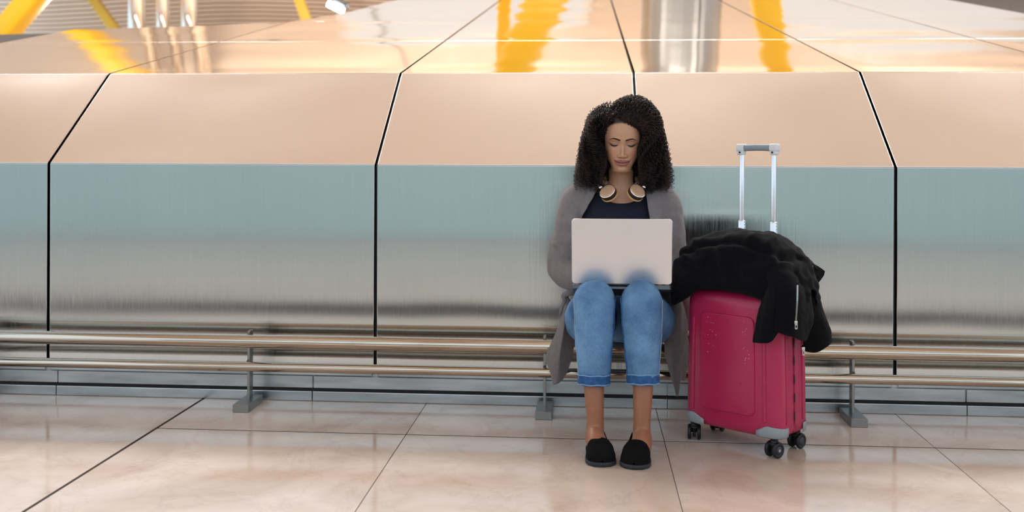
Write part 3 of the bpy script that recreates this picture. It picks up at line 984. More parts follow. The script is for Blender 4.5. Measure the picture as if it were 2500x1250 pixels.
mb = MB()
mb.add(*ell_loft([(0.795, 0.100, 0.05, -0.185, 0), (0.76, 0.135, 0.062, -0.185, 0), (0.70, 0.130, 0.070, -0.185, 0), (0.62, 0.118, 0.075, -0.18, 0), (0.54, 0.125, 0.09, -0.165, 0), (0.44, 0.155, 0.10, -0.155, 0), (0.37, 0.155, 0.10, -0.155, 0), (0.315, 0.12, 0.08, -0.155, 0)]))
def limb(pts, rad, n=40, k=24):
    q = catmull(np.column_stack([np.array(pts), np.array(rad)]), n)
    return sweep(q[:, :3], q[:, 3], k=k, ref=(0.3, 0.9, 0.2))
for s in (-1, 1):
    mb.add(*limb([SHO[s] + (-s * 0.02, 0, 0.005), SHO[s], (SHO[s] * 0.5 + ELB[s] * 0.5), ELB[s], ELB[s] * 0.5 + WRI[s] * 0.5, WRI[s], WRI[s] + (-s * 0.004, -0.03, 0.0)], [0.034, 0.038, 0.038, 0.035, 0.034, 0.025, 0.026]))
    K = KNEE[s]
    mb.add(*limb([HIP[s] + (0, 0.03, 0), HIP[s], HIP[s] * 0.5 + K * 0.5 + (s * 0.02, 0, -0.03), K + (0, 0.04, -0.012), K + (0, 0.012, -0.035), K * 0.6 + ANK[s] * 0.4 + (0, 0.03, 0), CUFF[s] * 0.9 + ANK[s] * 0.1 + (0, 0.006, 0), ANK[s] * 0.6 + CUFF[s] * 0.4, ANK[s] + (0, 0, 0.01), ANK[s] + (0, 0, -0.03)],
                  [0.07, 0.07, 0.056, 0.048, 0.046, 0.045, 0.0345, 0.0315, 0.0290, 0.030], 60))
    # foot
    A = ANK[s]
    toe = np.array([A[0] + (0.028 if s < 0 else -0.026), A[1] - 0.155, 0.030])
    q = catmull(np.array([[A[0], A[1] + 0.040, 0.045, 0.026, 0.03], [A[0], A[1] + 0.02, 0.055, 0.031, 0.042], [A[0], A[1] - 0.02, 0.056, 0.033, 0.040], [A[0] * .7 + toe[0] * .3, A[1] - 0.065, 0.040, 0.036, 0.033],
                          [A[0] * .35 + toe[0] * .65, A[1] - 0.11, 0.026, 0.034, 0.013], [A[0] * .2 + toe[0] * .8, toe[1] + 0.022, 0.022, 0.024, 0.006]]), 30)
    mb.add(*sweep(q[:, :3], q[:, 4], q[:, 3], k=24, ref=(0, 0, 1)))
    # hand: palm and five bent fingers resting on the keys
    w = WRI[s]
    palm = catmull(np.array([[*w, 0.017, 0.026], [*(w + (-s * 0.004, -0.03, 0.006)), 0.014, 0.034], [*(w + (-s * 0.008, -0.065, 0.010)), 0.013, 0.041], [*(w + (-s * 0.010, -0.085, 0.008)), 0.010, 0.038]]), 14)
    mb.add(*sweep(palm[:, :3], palm[:, 3], palm[:, 4], k=20, ref=(0, 0, 1)))
    for fi, (dx, ln, rd) in enumerate(((-0.030, 0.060, 0.0078), (-0.010, 0.074, 0.0083), (0.011, 0.078, 0.0085), (0.031, 0.071, 0.0083))):
        b0 = w + np.array([-s * 0.010 + (-s) * dx, -0.076, 0.008])
        fpts = [b0, b0 + (-s * dx * 0.15, -ln * 0.42, 0.012), b0 + (-s * dx * 0.22, -ln * 0.74, 0.002), b0 + (-s * dx * 0.25, -ln * 0.90, -0.016)]
        mb.add(*limb(fpts, [rd * 1.1, rd, rd * 0.92, rd * 0.72], 16, 12))
    t0 = w + np.array([-s * 0.032, -0.030, 0.0])
    mb.add(*limb([t0, t0 + (-s * 0.022, -0.026, 0.002), t0 + (-s * 0.030, -0.052, -0.004), t0 + (-s * 0.028, -0.070, -0.010)], [0.0125, 0.0105, 0.0095, 0.0072], 16, 12))
VB, FB = evaluated(np.concatenate(mb.V), mb.F, [('REMESH', {'mode': 'VOXEL', 'voxel_size': 0.0042}), ('SMOOTH', {'factor': 0.5, 'iterations': 3})])
CB = np.tile(np.array([*SK, 1.0]), (len(VB), 1))
low = VB[:, 2] < 0.30
CB[low, :3] = np.array(srgb(166, 110, 82)[:3])

person = empty('person', (SX, -0.60, 0.0), 'person in taupe cardigan and rolled jeans seated on the low rail, looking down', 'person')
mbp = MB()
mbp.add(VH, FH); mbp.add(VB, FB)
body = mbp.build('body', M['skin'], person, col=np.vstack([CH, CB]))

# brows, lashes and lowered eyes
for s in (-1, 1):
    n = 18
    u = np.linspace(0, 1, n)
    xb = s * (0.0095 + 0.040 * u)
    zb = 0.0155 + 0.0060 * np.sin(np.clip(u / 0.72, 0, 1) * math.pi / 2) - 0.0075 * np.clip((u - 0.62) / 0.38, 0, 1) ** 1.5
    th_ = 0.0033 * (1 - 0.75 * np.clip((u - 0.35) / 0.65, 0, 1)) * np.clip(u / 0.06 + 0.5, 0, 1)
    rows = []
    for i in range(n):
        rows.append([on_face(xb[i], zb[i] - th_[i], 0.0002), on_face(xb[i], zb[i], 0.0013), on_face(xb[i], zb[i] + th_[i] * 0.9, 0.0002)])
    obj('eyebrow', np.array(rows).reshape(-1, 3), grid_faces(n, 3), M['brow'], body)
    xe = s * (0.0170 + 0.0310 * u)
    arch = np.sin(np.pi * np.clip(u, 0.0, 1.0))
    ztop = -0.0036 - 0.0018 * arch + 0.0022 * u
    zbot = ztop - 0.0056 * arch ** 0.8
    rows = []
    for i in range(n):
        rows.append([on_face(xe[i], ztop[i], 0.0006), on_face(xe[i], (ztop[i] + zbot[i]) / 2, 0.0012), on_face(xe[i], zbot[i], 0.0006)])
    obj('eye', np.array(rows).reshape(-1, 3), grid_faces(n, 3), M['eye'], body)
    xl = s * (0.0160 + 0.0375 * u)
    zl = -0.0020 - 0.0022 * np.sin(np.pi * np.clip(u * 1.1, 0, 1)) + 0.0045 * np.clip((u - 0.55) / 0.45, 0, 1) ** 1.5
    t_ = 0.0003 + 0.0009 * np.sin(np.pi * np.clip(u * 0.95 + 0.03, 0, 1))
    rows = []
    for i in range(n):
        rows.append([on_face(xl[i], zl[i] + t_[i], 0.0005), on_face(xl[i], zl[i], 0.0030 + 0.002 * u[i]), on_face(xl[i], zl[i] - t_[i], 0.0008)])
    obj('eyelash', np.array(rows).reshape(-1, 3), grid_faces(n, 3), M['lash'], body)

# ---- top
n_th, n_r = 120, 40
th = np.linspace(0, 2 * math.pi, n_th, endpoint=False)
r0 = 18.35 + 1.95 * np.clip(np.cos(th), 0, 1) ** 3
RRs = np.array([r0 + (24.9 - r0) * q for q in np.linspace(0, 1, n_r)])
PS = body_ring(RRs, np.tile(th, (n_r, 1)), 0.006)
PS[0] = body_ring(RRs[0], th, 0.001)
PS[..., 1] += np.where(np.cos(th) > 0, 0.0025 * sn(PS * [1.0, 1.0, 0.35], 42, 5, 2) * smooth01(RRs, 19.5, 21), 0)
VS, FS = loft(to_world(PS)[:, ::-1], (False, False))
shirt = obj('shirt', VS, FS, M['shirt'], person, label='navy-black scoop-neck top')

# ---- jeans
mb = MB()
mb.add(*ell_loft([(0.50, 0.135, 0.10, -0.16, 0), (0.44, 0.163, 0.112, -0.158, 0), (0.37, 0.168, 0.112, -0.16, 0), (0.325, 0.14, 0.10, -0.16, 0), (0.300, 0.09, 0.07, -0.16, 0)]))
LEGQ = {}
for s in (-1, 1):
    K, Cf = KNEE[s], CUFF[s]
    Ht = HIP[s]
    pts = [Ht + (0, 0.04, 0), Ht + (s * 0.012, -0.02, 0.004), Ht * 0.55 + K * 0.45 + (s * 0.028, 0, -0.030), K + (s * 0.006, 0.085, -0.030), K + (0, 0.030, 0.000), K + (0, 0.004, -0.030), K + (0, -0.004, -0.075), K * 0.55 + Cf * 0.45 + (0, 0.002, 0), Cf * 0.8 + K * 0.2, Cf]
    rad = [0.088, 0.094, 0.090, 0.071, 0.0705, 0.0690, 0.0680, 0.0640, 0.0560, 0.0510]
    q = catmull(np.column_stack([np.array(pts), rad]), 90)
    LEGQ[s] = q
    mb.add(*sweep(q[:, :3], q[:, 3], k=44, ref=(0.2, 0.9, 0.4), cap=(True, False)))
VJ, FJ = evaluated(np.concatenate(mb.V), mb.F, [])
VJ = np.concatenate(mb.V); FJ = mb.F
NJ = vnormals(VJ, FJ)
dj = 0.0030 * sn(VJ * [1, 1, 1.6], 26, 11, 3) + 0.0016 * sn(VJ * [1, 1, 3.0], 40, 12, 2)
for s in (-1, 1):
    near = np.exp(-(((VJ - KNEE[s] - np.array([0, 0.06, -0.09])) / 0.055) ** 2).sum(1))
    dj -= 0.006 * near * np.abs(np.sin(VJ[:, 2] * 210 + VJ[:, 0] * 40))
VJ = VJ + NJ * dj[:, None]
fade = np.ones(len(VJ))
CJ = np.column_stack([np.ones((len(VJ), 3)) * (1.0 + 0.10 * sn(VJ, 14, 3, 2))[:, None], np.ones(len(VJ))])
jeans = obj('jeans', VJ, FJ, M['denim'], person, col=CJ, label='mid-blue jeans with rolled cuffs')
for s in (-1, 1):
    q = LEGQ[s]
    end, ax = q[-1, :3], q[-1, :3] - q[-4, :3]
    ax /= np.linalg.norm(ax)
    prof = [(0.0500, -0.030), (0.0535, -0.029), (0.0555, -0.024), (0.0550, -0.012), (0.0555, 0.0), (0.0545, 0.006), (0.0520, 0.0075), (0.0475, 0.006), (0.0465, -0.01), (0.047, -0.03)]
    V, Fc = lathe(prof, end, ax, 48, (False, False))
    V = V + 0.0012 * np.stack([sn(V, 60, 21 + s, 2)] * 3, 1)
    cf = obj('cuff', V, Fc, M['denim_cuff'], jeans)
    for (r_, h_) in ((0.0552, -0.0265), (0.0556, 0.0035)):
        th = np.linspace(0, 2 * math.pi, 60)
        u = np.cross(ax, [1, 0, 0]); u /= np.linalg.norm(u); v = np.cross(ax, u)
        ring = end + ax * (h_ + 0.0009 * np.sin(th * 7)[:, None]) + r_ * (np.cos(th)[:, None] * u + np.sin(th)[:, None] * v)
        V, Fc = sweep(ring, 0.0024, 0.0018, k=6, ref=(0, 0, 1), cap=(False, False)); obj('cuff_edge', V, Fc, M['denim_pale'], cf)
    # outer seam and inner seam, stitched lines down the shin
    T, Nn, Bb = frames(q[:, :3], (0.2, 0.9, 0.4))
    for side, mm, rr_ in ((s, 'thread', 0.0012), (-s, 'denim_cuff', 0.0026)):
        pts = []
        for i in range(34, 88):
            dirx = np.array([side * 1.0, -0.30, 0.0]); dirx -= T[i] * (dirx @ T[i]); dirx /= np.linalg.norm(dirx)
            pts.append(q[i, :3] + dirx * (q[i, 3] + 0.0012))
        V, Fc = sweep(np.array(pts), rr_, k=6, ref=(1, 0, 0)); obj('seam', V, Fc, M[mm], jeans)

# ---- loafers
for s in (-1, 1):
    A = ANK[s]
    heel = np.array([A[0] - s * 0.0 , A[1] + 0.056])
    toe = G(1471, 1141) if s < 0 else G(1547, 1147)
    d = toe[:2] - heel; Ln = np.linalg.norm(d); d /= Ln
    pr = np.array([-d[1], d[0]])
    if pr[0] < 0: pr = -pr
    nu, nv = 44, 41
    us = np.linspace(0, 1, nu)
    hw = np.interp(us, [0, 0.02, 0.08, 0.25, 0.45, 0.65, 0.80, 0.90, 0.96, 0.99, 1.0], [0.010, 0.022, 0.0315, 0.034, 0.037, 0.046, 0.0485, 0.043, 0.032, 0.018, 0.004])
    hs = np.interp(us, [0, 0.03, 0.15, 0.32, 0.42, 0.50, 0.57, 0.66, 0.8, 0.92, 1.0], [0.050, 0.064, 0.060, 0.052, 0.050, 0.060, 0.072, 0.065, 0.052, 0.040, 0.022])
    rear = 1 - smooth01(us, 0.44, 0.56)
    vs = np.linspace(-1, 1, nv)
    P = np.zeros((nu, nv, 3))
    for i in range(nu):
        a = vs * math.pi / 2
        wx = hw[i] * np.sin(a) ** 1 if False else hw[i] * np.sign(vs) * np.abs(np.sin(a)) ** 0.75
        arch = np.cos(a) ** 0.62
        zf = 0.012 + (hs[i] - 0.012) * arch
        wall_ = np.minimum(1, (1 - np.abs(vs)) / 0.38)
        hollow = 0.012 + (hs[i] - 0.012) * np.where(np.abs(vs) > 0.62, np.sin(wall_ * math.pi / 2) ** 0.8, 1 - 0.75 * smooth01(0.62 - np.abs(vs), 0.0, 0.25))
        wy = hw[i] * np.where(np.abs(vs) > 0.62, np.sign(vs) * (1.0 - 0.10 * smooth01(0.80 - np.abs(vs), 0, 0.2)), vs / 0.62 * 0.9)
        z = zf * (1 - rear[i]) + hollow * rear[i]
        x = wx * (1 - rear[i]) + wy * rear[i]
        c = heel + d * (Ln * us[i])
        P[i] = np.column_stack([c[0] + pr[0] * x, c[1] + pr[1] * x, z])
    sh = empty('tmp', (0, 0, 0)); bpy.data.objects.remove(sh)
    V = P.reshape(-1, 3)
    shoe = obj('shoe', V, grid_faces(nu, nv), M['suede'], person, label='black suede loafer')
    # strap across the vamp
    i0 = 28
    st = []
    for i in (27, 28, 30, 31):
        up = np.array([0, 0, 0.0022 if i in (28, 30) else -0.001])
        st.append(P[i, 3:-3] + up + (P[i, 3:-3] - P[i].mean(0)) * 0.012)
    obj('strap', np.array(st).reshape(-1, 3), grid_faces(4, nv - 6), M['suede'], shoe)
    rim = np.vstack([np.column_stack([heel + d * (Ln * us[i]) + pr * (hw[i] + 0.003), [0]]) for i in range(nu)] + [np.column_stack([heel + d * (Ln * us[i]) - pr * (hw[i] + 0.003), [0]]) for i in range(nu - 1, -1, -1)]) if False else None
    o_ = [np.append(heel + d * (Ln * us[i] + (0.004 if i > nu - 3 else 0)) + pr * (hw[i] + 0.0025), 0) for i in range(nu)] + [np.append(heel + d * (Ln * us[i] + (0.004 if i > nu - 3 else 0)) - pr * (hw[i] + 0.0025), 0) for i in range(nu - 1, -1, -1)]
    o_ = np.array(o_)
    cen = o_.mean(0)
    rings = [cen + (o_ - cen) * sc + [0, 0, z] for sc, z in ((0.97, 0.0005), (1.0, 0.003), (1.0, 0.011), (0.985, 0.0145), (0.90, 0.0145))]
    V, Fc = loft(rings)
    obj('sole', V, Fc, M['sole'], shoe)

# ---- cardigan: shell over the trunk and sleeves, opened down the front
mb = MB()
mb.add(*ell_loft([(0.905, 0.055, 0.050, -0.200, 0), (0.885, 0.095, 0.062, -0.195, 0), (0.866, 0.142, 0.072, -0.190, 0), (0.835, 0.170, 0.086, -0.188, 0), (0.78, 0.168, 0.108, -0.192, 0), (0.70, 0.158, 0.118, -0.196, 0), (0.60, 0.148, 0.112, -0.185, 0), (0.52, 0.165, 0.120, -0.170, 0), (0.45, 0.186, 0.128, -0.168, 0), (0.40, 0.192, 0.126, -0.165, 0)]))
for s in (-1, 1):
    out = np.array([s * 0.010, 0, 0])
    mb.add(*limb([SHO[s] + (-s * 0.05, 0, 0.0), SHO[s] + out * 0.4, SHO[s] * 0.6 + ELB[s] * 0.4 + out, ELB[s] + (s * 0.004, 0.006, 0.01), ELB[s] * 0.62 + WRI[s] * 0.38 + (s * 0.006, 0, -0.012), WRI[s] + (0, 0.012, 0)],
                  [0.054, 0.058, 0.054, 0.052, 0.048, 0.036], 60, 28))
VC, FC = evaluated(np.concatenate(mb.V), mb.F, [('REMESH', {'mode': 'VOXEL', 'voxel_size': 0.005}), ('SMOOTH', {'factor': 0.5, 'iterations': 6})])
bm = bmesh.new()
vv = [bm.verts.new(v) for v in VC.tolist()]
for f in FC:
    bm.faces.new([vv[i] for i in f])
# front opening: slanted edges from neck to lap
EDGE = {-1: (W(1456, 468, -0.27), W(1413, 545, -0.30)), 1: (W(1578, 478, -0.27), W(1588, 545, -0.30))}
def edge_x(s, z):
    a, b = EDGE[s]
    t = min((z - a[2]) / (b[2] - a[2]), 1.05)
    return a[0] + (b[0] - a[0]) * t
for s in (-1, 1):
    a, b = EDGE[s]
    pn = np.cross(b - a, [0, 1.0, 0])
    bmesh.ops.bisect_plane(bm, geom=bm.verts[:] + bm.edges[:] + bm.faces[:], dist=1e-5, plane_co=Vector(a.tolist()), plane_no=Vector(pn.tolist()))
kill = []
def arm_dist(p):
    b = 9.0
    for s in (-1, 1):
        for A_, B_ in ((SHO[s], ELB[s]), (ELB[s], WRI[s])):
            t = np.clip((p - A_) @ (B_ - A_) / ((B_ - A_) @ (B_ - A_)), 0, 1)
            b = min(b, np.linalg.norm(p - A_ - t * (B_ - A_)))
    return b
for f in bm.faces:
    c = f.calc_center_median()
    opened = c.y < -0.19 and edge_x(-1, c.z) < c.x < edge_x(1, c.z)
    if opened and c.z < 0.68 and arm_dist(np.array(c)) < 0.078:
        opened = False
    neck = c.z > 0.862 and abs(c.x - SX) < 0.062 + (0.02 if c.y < -0.2 else 0.0)
    under = c.z < 0.402 and abs(c.x - SX) < 0.19 and f.normal.z < -0.6
    if opened or neck or under:
        kill.append(f)
bmesh.ops.delete(bm, geom=kill, context='FACES')
loose = [v for v in bm.verts if not v.link_faces]
bmesh.ops.delete(bm, geom=loose, context='VERTS')
bm.verts.index_update()
VC = np.array([v.co[:] for v in bm.verts]); FC = [tuple(v.index for v in f.verts) for f in bm.faces]
bm.free()
NC = np.zeros_like(VC)
for f in FC:
    n_ = np.cross(VC[f[1]] - VC[f[0]], VC[f[2]] - VC[f[0]])
    for i in f: NC[i] += n_
NC /= np.linalg.norm(NC, axis=1)[:, None] + 1e-12
dc = np.zeros(len(VC))
for s in (-1, 1):
    for c_, r_, fq, am in ((ELB[s], 0.085, 300, 0.0075), (ELB[s] * 0.45 + WRI[s] * 0.55, 0.08, 330, 0.0055), (SHO[s] * 0.5 + ELB[s] * 0.5, 0.09, 55, 0.006), (SHO[s] + np.array([-s * 0.03, -0.06, -0.05]), 0.06, 80, 0.0055)):
        w_ = np.exp(-(((VC - c_) / r_) ** 2).sum(1))
        ax = WRI[s] - ELB[s] if fq > 200 else np.array([s * 0.5, 0.3, 1.0])
        ax = ax / np.linalg.norm(ax) * 0.7 + np.array([0, 0, 0.7])
        wv_ = np.sin((VC @ ax) * fq * 0.8 + 3.2 * sn(VC, 16, 31 + s, 2))
        dc += am * w_ * (1.2 * np.sign(wv_) * np.abs(wv_) ** 1.6 if fq > 200 else wv_) * (0.55 + 0.45 * sn(VC, 30, 36 + s, 2))
dc += 0.0045 * sn(VC * [1.3, 1.3, 0.3], 40, 33, 2) * (VC[:, 2] < 0.85) * (np.abs(VC[:, 0] - SX) < 0.15)
dc += 0.0015 * sn(VC, 25, 34, 2)
VC = VC + NC * dc[:, None]
V2, F2 = evaluated(VC, FC, [('SOLIDIFY', {'thickness': 0.004, 'offset': 1.0})])
mbc = MB(); mbc.add(V2, F2)

def sheet(cols, nu, nv, thick=0.0035, amp=0.0, sc=25, seed=0):
    """cloth strip: cols = list of columns, each a list of world points (top to bottom)"""
    Cn = [catmull(c, nv) for c in cols]
    Gd = catmull(np.array(Cn).reshape(len(cols), -1), nu).reshape(nu, nv, 3)
    if amp:
        T1 = np.gradient(Gd, axis=0); T2 = np.gradient(Gd, axis=1)
        Nn = np.cross(T1, T2); Nn /= np.linalg.norm(Nn, axis=-1)[..., None] + 1e-9
        Gd = Gd + Nn * (amp * sn(Gd, sc, seed, 3))[..., None]
    return evaluated(Gd.reshape(-1, 3), grid_faces(nu, nv), [('SOLIDIFY', {'thickness': thick, 'offset': 0.0})])
# tails hanging over the rail, left then right in the photo
LT = [[W(1392, 712, -0.250), W(1362, 800, -0.262), W(1338, 858, -0.262), W(1333, 884, -0.255), W(1352, 905, -0.250)],
      [W(1378, 716, -0.275), W(1366, 800, -0.290), W(1352, 862, -0.292), W(1346, 900, -0.285), W(1349, 936, -0.275)],
      [W(1384, 722, -0.295), W(1376, 800, -0.315), W(1366, 862, -0.312), W(1362, 900, -0.300), W(1358, 938, -0.290)],
      [W(1396, 740, -0.285), W(1380, 810, -0.300), W(1372, 862, -0.300), W(1370, 900, -0.290), W(1371, 930, -0.280)],
      [W(1400, 760, -0.250), W(1390, 820, -0.262), W(1388, 862, -0.262), W(1384, 892, -0.255), W(1380, 915, -0.250)],
      [W(1412, 770, -0.215), W(1404, 820, -0.225), W(1400, 850, -0.225), W(1396, 872, -0.225), W(1390, 890, -0.225)]]
mbc.add(*sheet(LT, 40, 40, amp=0.003, seed=51))
RT = [[W(1622, 700, -0.215), W(1628, 770, -0.230), W(1622, 850, -0.245), W(1630, 890, -0.245), W(1640, 925, -0.240)],
      [W(1640, 704, -0.235), W(1645, 780, -0.265), W(1636, 850, -0.268), W(1640, 900, -0.262), W(1646, 945, -0.255)],
      [W(1652, 700, -0.225), W(1662, 780, -0.255), W(1652, 860, -0.262), W(1650, 920, -0.255), W(1652, 968, -0.250)],
      [W(1648, 690, -0.195), W(1670, 770, -0.225), W(1666, 850, -0.240), W(1660, 900, -0.240), W(1657, 950, -0.240)],
      [W(1650, 690, -0.165), W(1676, 780, -0.215), W(1672, 850, -0.225), W(1668, 890, -0.225), W(1660, 925, -0.225)],
      [W(1640, 700, -0.150), W(1672, 800, -0.205), W(1680, 850, -0.212), W(1676, 905, -0.212), W(1670, 930, -0.212)]]
mbc.add(*sheet(RT, 40, 40, amp=0.003, seed=52))
# rolled edge and belt end by the left hip
V, Fc = sweep(catmull([W(1402, 712, -0.30), W(1388, 716, -0.305), W(1376, 722, -0.300), W(1378, 734, -0.30), W(1372, 750, -0.29), W(1368, 768, -0.285)], 24), np.linspace(0.010, 0.006, 24), np.linspace(0.013, 0.006, 24), k=12, ref=(0, 1, 0))
mbc.add(V, Fc)
cardigan = mbc.build('cardigan', M['cardigan'], person, label='long open taupe knit cardigan, tails hanging over the rail')

# ---- hair: spiral curls grown from the scalp
hc = to_world(bend(np.array([0.0, -0.005, 0.0]), np.array(5.0)))
ZS = [-0.23, -0.19, -0.155, -0.10, -0.03, 0.035, 0.075, 0.10, 0.14, 0.165, 0.185]
XL = [0.10, 0.128, 0.158, 0.162, 0.145, 0.122, 0.100, 0.088, 0.078, 0.045, 0.01]
XR = [0.10, 0.128, 0.165, 0.182, 0.178, 0.160, 0.146, 0.130, 0.092, 0.055, 0.01]
def env(x_side, z):
    return np.where(x_side < 0, np.interp(z, ZS, XL), np.interp(z, ZS, XR))
N_CURL = 2150
N_FRONT = 560
NS = 100
roots = []
for i in range(N_FRONT):
    # front hairline and temples
    x_ = RNG.uniform(-0.062, 0.064)
    z_ = 0.071 - 5.0 * max(0.0, abs(x_) - 0.030) ** 1.45 + RNG.uniform(-0.004, 0.028)
    y_ = 0.083 * math.sqrt(max(0.02, 1 - (x_ / 0.074) ** 2 - max(0, (z_ - 0.05) / 0.10) ** 2))
    v = np.array([x_ / 0.073, (y_ + 0.01) / 0.094, (z_ - 0.018) / 0.099]); v /= np.linalg.norm(v)
    roots.append((np.array([x_, y_ - 0.002, z_]), v))
while len(roots) < N_CURL:
    v = RNG.normal(size=3); v /= np.linalg.norm(v)
    p = np.array([0, -0.010, 0.018]) + v * np.array([0.073, 0.094, 0.099])
    if p[1] > 0.022 and p[2] < 0.080 - 2.2 * max(0, abs(p[0]) - 0.03) ** 1:
        continue
    if p[2] < -0.065:
        continue
    roots.append((p, v))
P0 = np.array([r[0] for r in roots]); N0 = np.array([r[1] for r in roots])
PART = -0.040
side = np.where(P0[:, 0] < PART + 0.012 * RNG.normal(size=N_CURL), -1.0, 1.0)
back = P0[:, 1] < -0.05
side = np.where(back, np.sign(P0[:, 0] + 0.02 * RNG.normal(size=N_CURL)), side)
fr_t = RNG.uniform(0.52, 1.0, N_CURL) ** 0.8
isf = np.arange(N_CURL) < N_FRONT
fly = np.arange(N_CURL) > N_CURL - 90
fr_t = np.where(fly, RNG.uniform(1.02, 1.12, N_CURL), fr_t)
fr_t = np.where(isf, RNG.uniform(0.28, 0.70, N_CURL), fr_t)
ytgt = np.clip(P0[:, 1] * 0.85 + RNG.normal(size=N_CURL) * 0.022 - 0.005, -0.115, 0.055)
zend = RNG.uniform(-0.20, -0.125, N_CURL) - 0.0 * side
short = RNG.random(N_CURL) < 0.22
zend = np.where(short, RNG.uniform(-0.12, 0.06, N_CURL), zend)
pos = P0.copy()
dirv = N0 * 0.9 + np.stack([np.where(side > 0, 0.12, -0.55), 0 * side, np.where(side > 0, 0.65, 0.05)], 1)
dirv[isf] = N0[isf] * 0.30 + np.stack([side * 0.7, 0.25 + 0 * side, RNG.uniform(-0.25, 0.35, N_CURL)], 1)[isf]
dirv /= np.linalg.norm(dirv, axis=1)[:, None]
path = np.zeros((N_CURL, NS, 3)); path[:, 0] = pos
LEN = 0.0042
rise = RNG.uniform(0.6, 1.3, N_CURL)
for k_ in range(1, NS):
    tx = side * np.maximum(fr_t * env(side, pos[:, 2]), np.where((pos[:, 1] > -0.01), np.where((side > 0) & (pos[:, 2] > 0.0), np.interp(pos[:, 2], [0.0, 0.07], [0.056, 0.036]), 0.066), 0.03))
    top = pos[:, 2] > 0.075
    gx = (tx - pos[:, 0]) * np.where(top, 7.0, 16.0)
    gyv = (ytgt - pos[:, 1]) * 8.0
    cap_z = np.interp(np.abs(pos[:, 0]), [0, 0.05, 0.085, 0.12, 0.2], [0.160, 0.150, 0.126, 0.09, -0.3])
    cap_z = np.where((side < 0) & (~back), np.minimum(cap_z, np.interp(pos[:, 0], [-0.2, -0.12, -0.085, -0.05, 0], [-0.2, 0.05, 0.092, 0.118, 0.14])), cap_z)
    gz = -0.16 * np.minimum(1.0, k_ / (9 * rise)) - 6.0 * np.maximum(0, pos[:, 2] - cap_z * (0.72 + 0.28 * fr_t))
    infront = (pos[:, 1] > 0.0) & (pos[:, 2] < 0.062) & (np.abs(pos[:, 0]) < np.where((side > 0) & (pos[:, 2] > 0.0), np.interp(pos[:, 2], [0.0, 0.07], [0.054, 0.030]), 0.062))
    gx = gx + np.where(infront, side * 1.6, 0)
    q = ((pos - [0, -0.010, 0.018]) / [0.076, 0.097, 0.102])
    inside = np.maximum(0, 1.06 - np.linalg.norm(q, axis=1))
    push = q / (np.linalg.norm(q, axis=1)[:, None] + 1e-6) * inside[:, None] * 8
    dirv = dirv * 0.86 + 0.30 * np.stack([gx * 0.35, gyv * 0.35, gz], 1) + push * 0.4
    dirv /= np.linalg.norm(dirv, axis=1)[:, None] + 1e-9
    pos = pos + dirv * LEN
    path[:, k_] = pos
mbh = MB()
segs = 3
UP = 2.4                                      # resampling for the spiral
for i in range(N_CURL):
    Pth = path[i]
    stop = np.argmax((Pth[:, 2] < zend[i]) & (np.arange(NS) > 12))
    n0 = stop if stop > 12 else NS
    Pth = Pth[:n0]
    n = int(n0 * UP)
    t = np.linspace(0, n0 - 1, n)
    Q = np.stack([np.interp(t, np.arange(n0), Pth[:, c]) for c in range(3)], 1)
    T, Nn, Bb = frames(Q, (0.3, 0.8, 0.5))
    s_ = np.arange(n) * (LEN / UP)
    pitch = RNG.uniform(0.0125, 0.0185)
    rad = (RNG.uniform(0.0048, 0.0078) if fly[i] else RNG.uniform(0.0032, 0.0062)) * smooth01(s_, 0.0, 0.03)
    if fly[i]: pitch = RNG.uniform(0.016, 0.022)
    a = s_ / pitch * 2 * math.pi + RNG.uniform(0, 6.28) + 0.7 * np.sin(s_ * 60 + RNG.uniform(0, 6))
    Q = Q + Nn * (rad * np.cos(a))[:, None] + Bb * (rad * np.sin(a))[:, None]
    wv = np.linspace(1, 0.45, n) * RNG.uniform(0.0009, 0.0015)
    V, Fc = sweep(hc + np.stack([Q[:, 0], -Q[:, 1], Q[:, 2]], 1), wv, k=segs, ref=(0.2, 0.6, 0.7), cap=(False, False))
    mbh.add(V, Fc)
# dense inner mass that the curls cover
def blob(c, r, seed, n=26, m=30, amp=0.10):
    th = np.linspace(0.02, math.pi - 0.02, n)[:, None]; ph_ = np.linspace(0, 2 * math.pi, m, endpoint=False)[None]
    D = np.stack([np.sin(th) * np.cos(ph_), np.sin(th) * np.sin(ph_), np.cos(th) + 0 * ph_], -1)
    Pq = np.array(c) + D * np.array(r) * (1 + amp * sn(D, 5, seed, 3))[..., None]
    V, Fc = loft(Pq, (True, True))
    return hc + np.stack([V[:, 0], -V[:, 1], V[:, 2]], 1), Fc
for c, r in (((0.012, -0.035, 0.055), (0.092, 0.088, 0.090)), ((-0.098, -0.035, -0.055), (0.040, 0.062, 0.105)), ((0.112, -0.035, -0.045), (0.050, 0.065, 0.115)), ((0.10, -0.02, 0.04), (0.045, 0.06, 0.06)), ((0.0, -0.085, -0.06), (0.10, 0.035, 0.11))):
    V, Fc = blob(c, r, int(abs(c[0]) * 1000) + 3)
    mbh.add(V, Fc)
hair = mbh.build('hair', M['hair'], person, label='shoulder-length dark brown curly hair parted at the side')

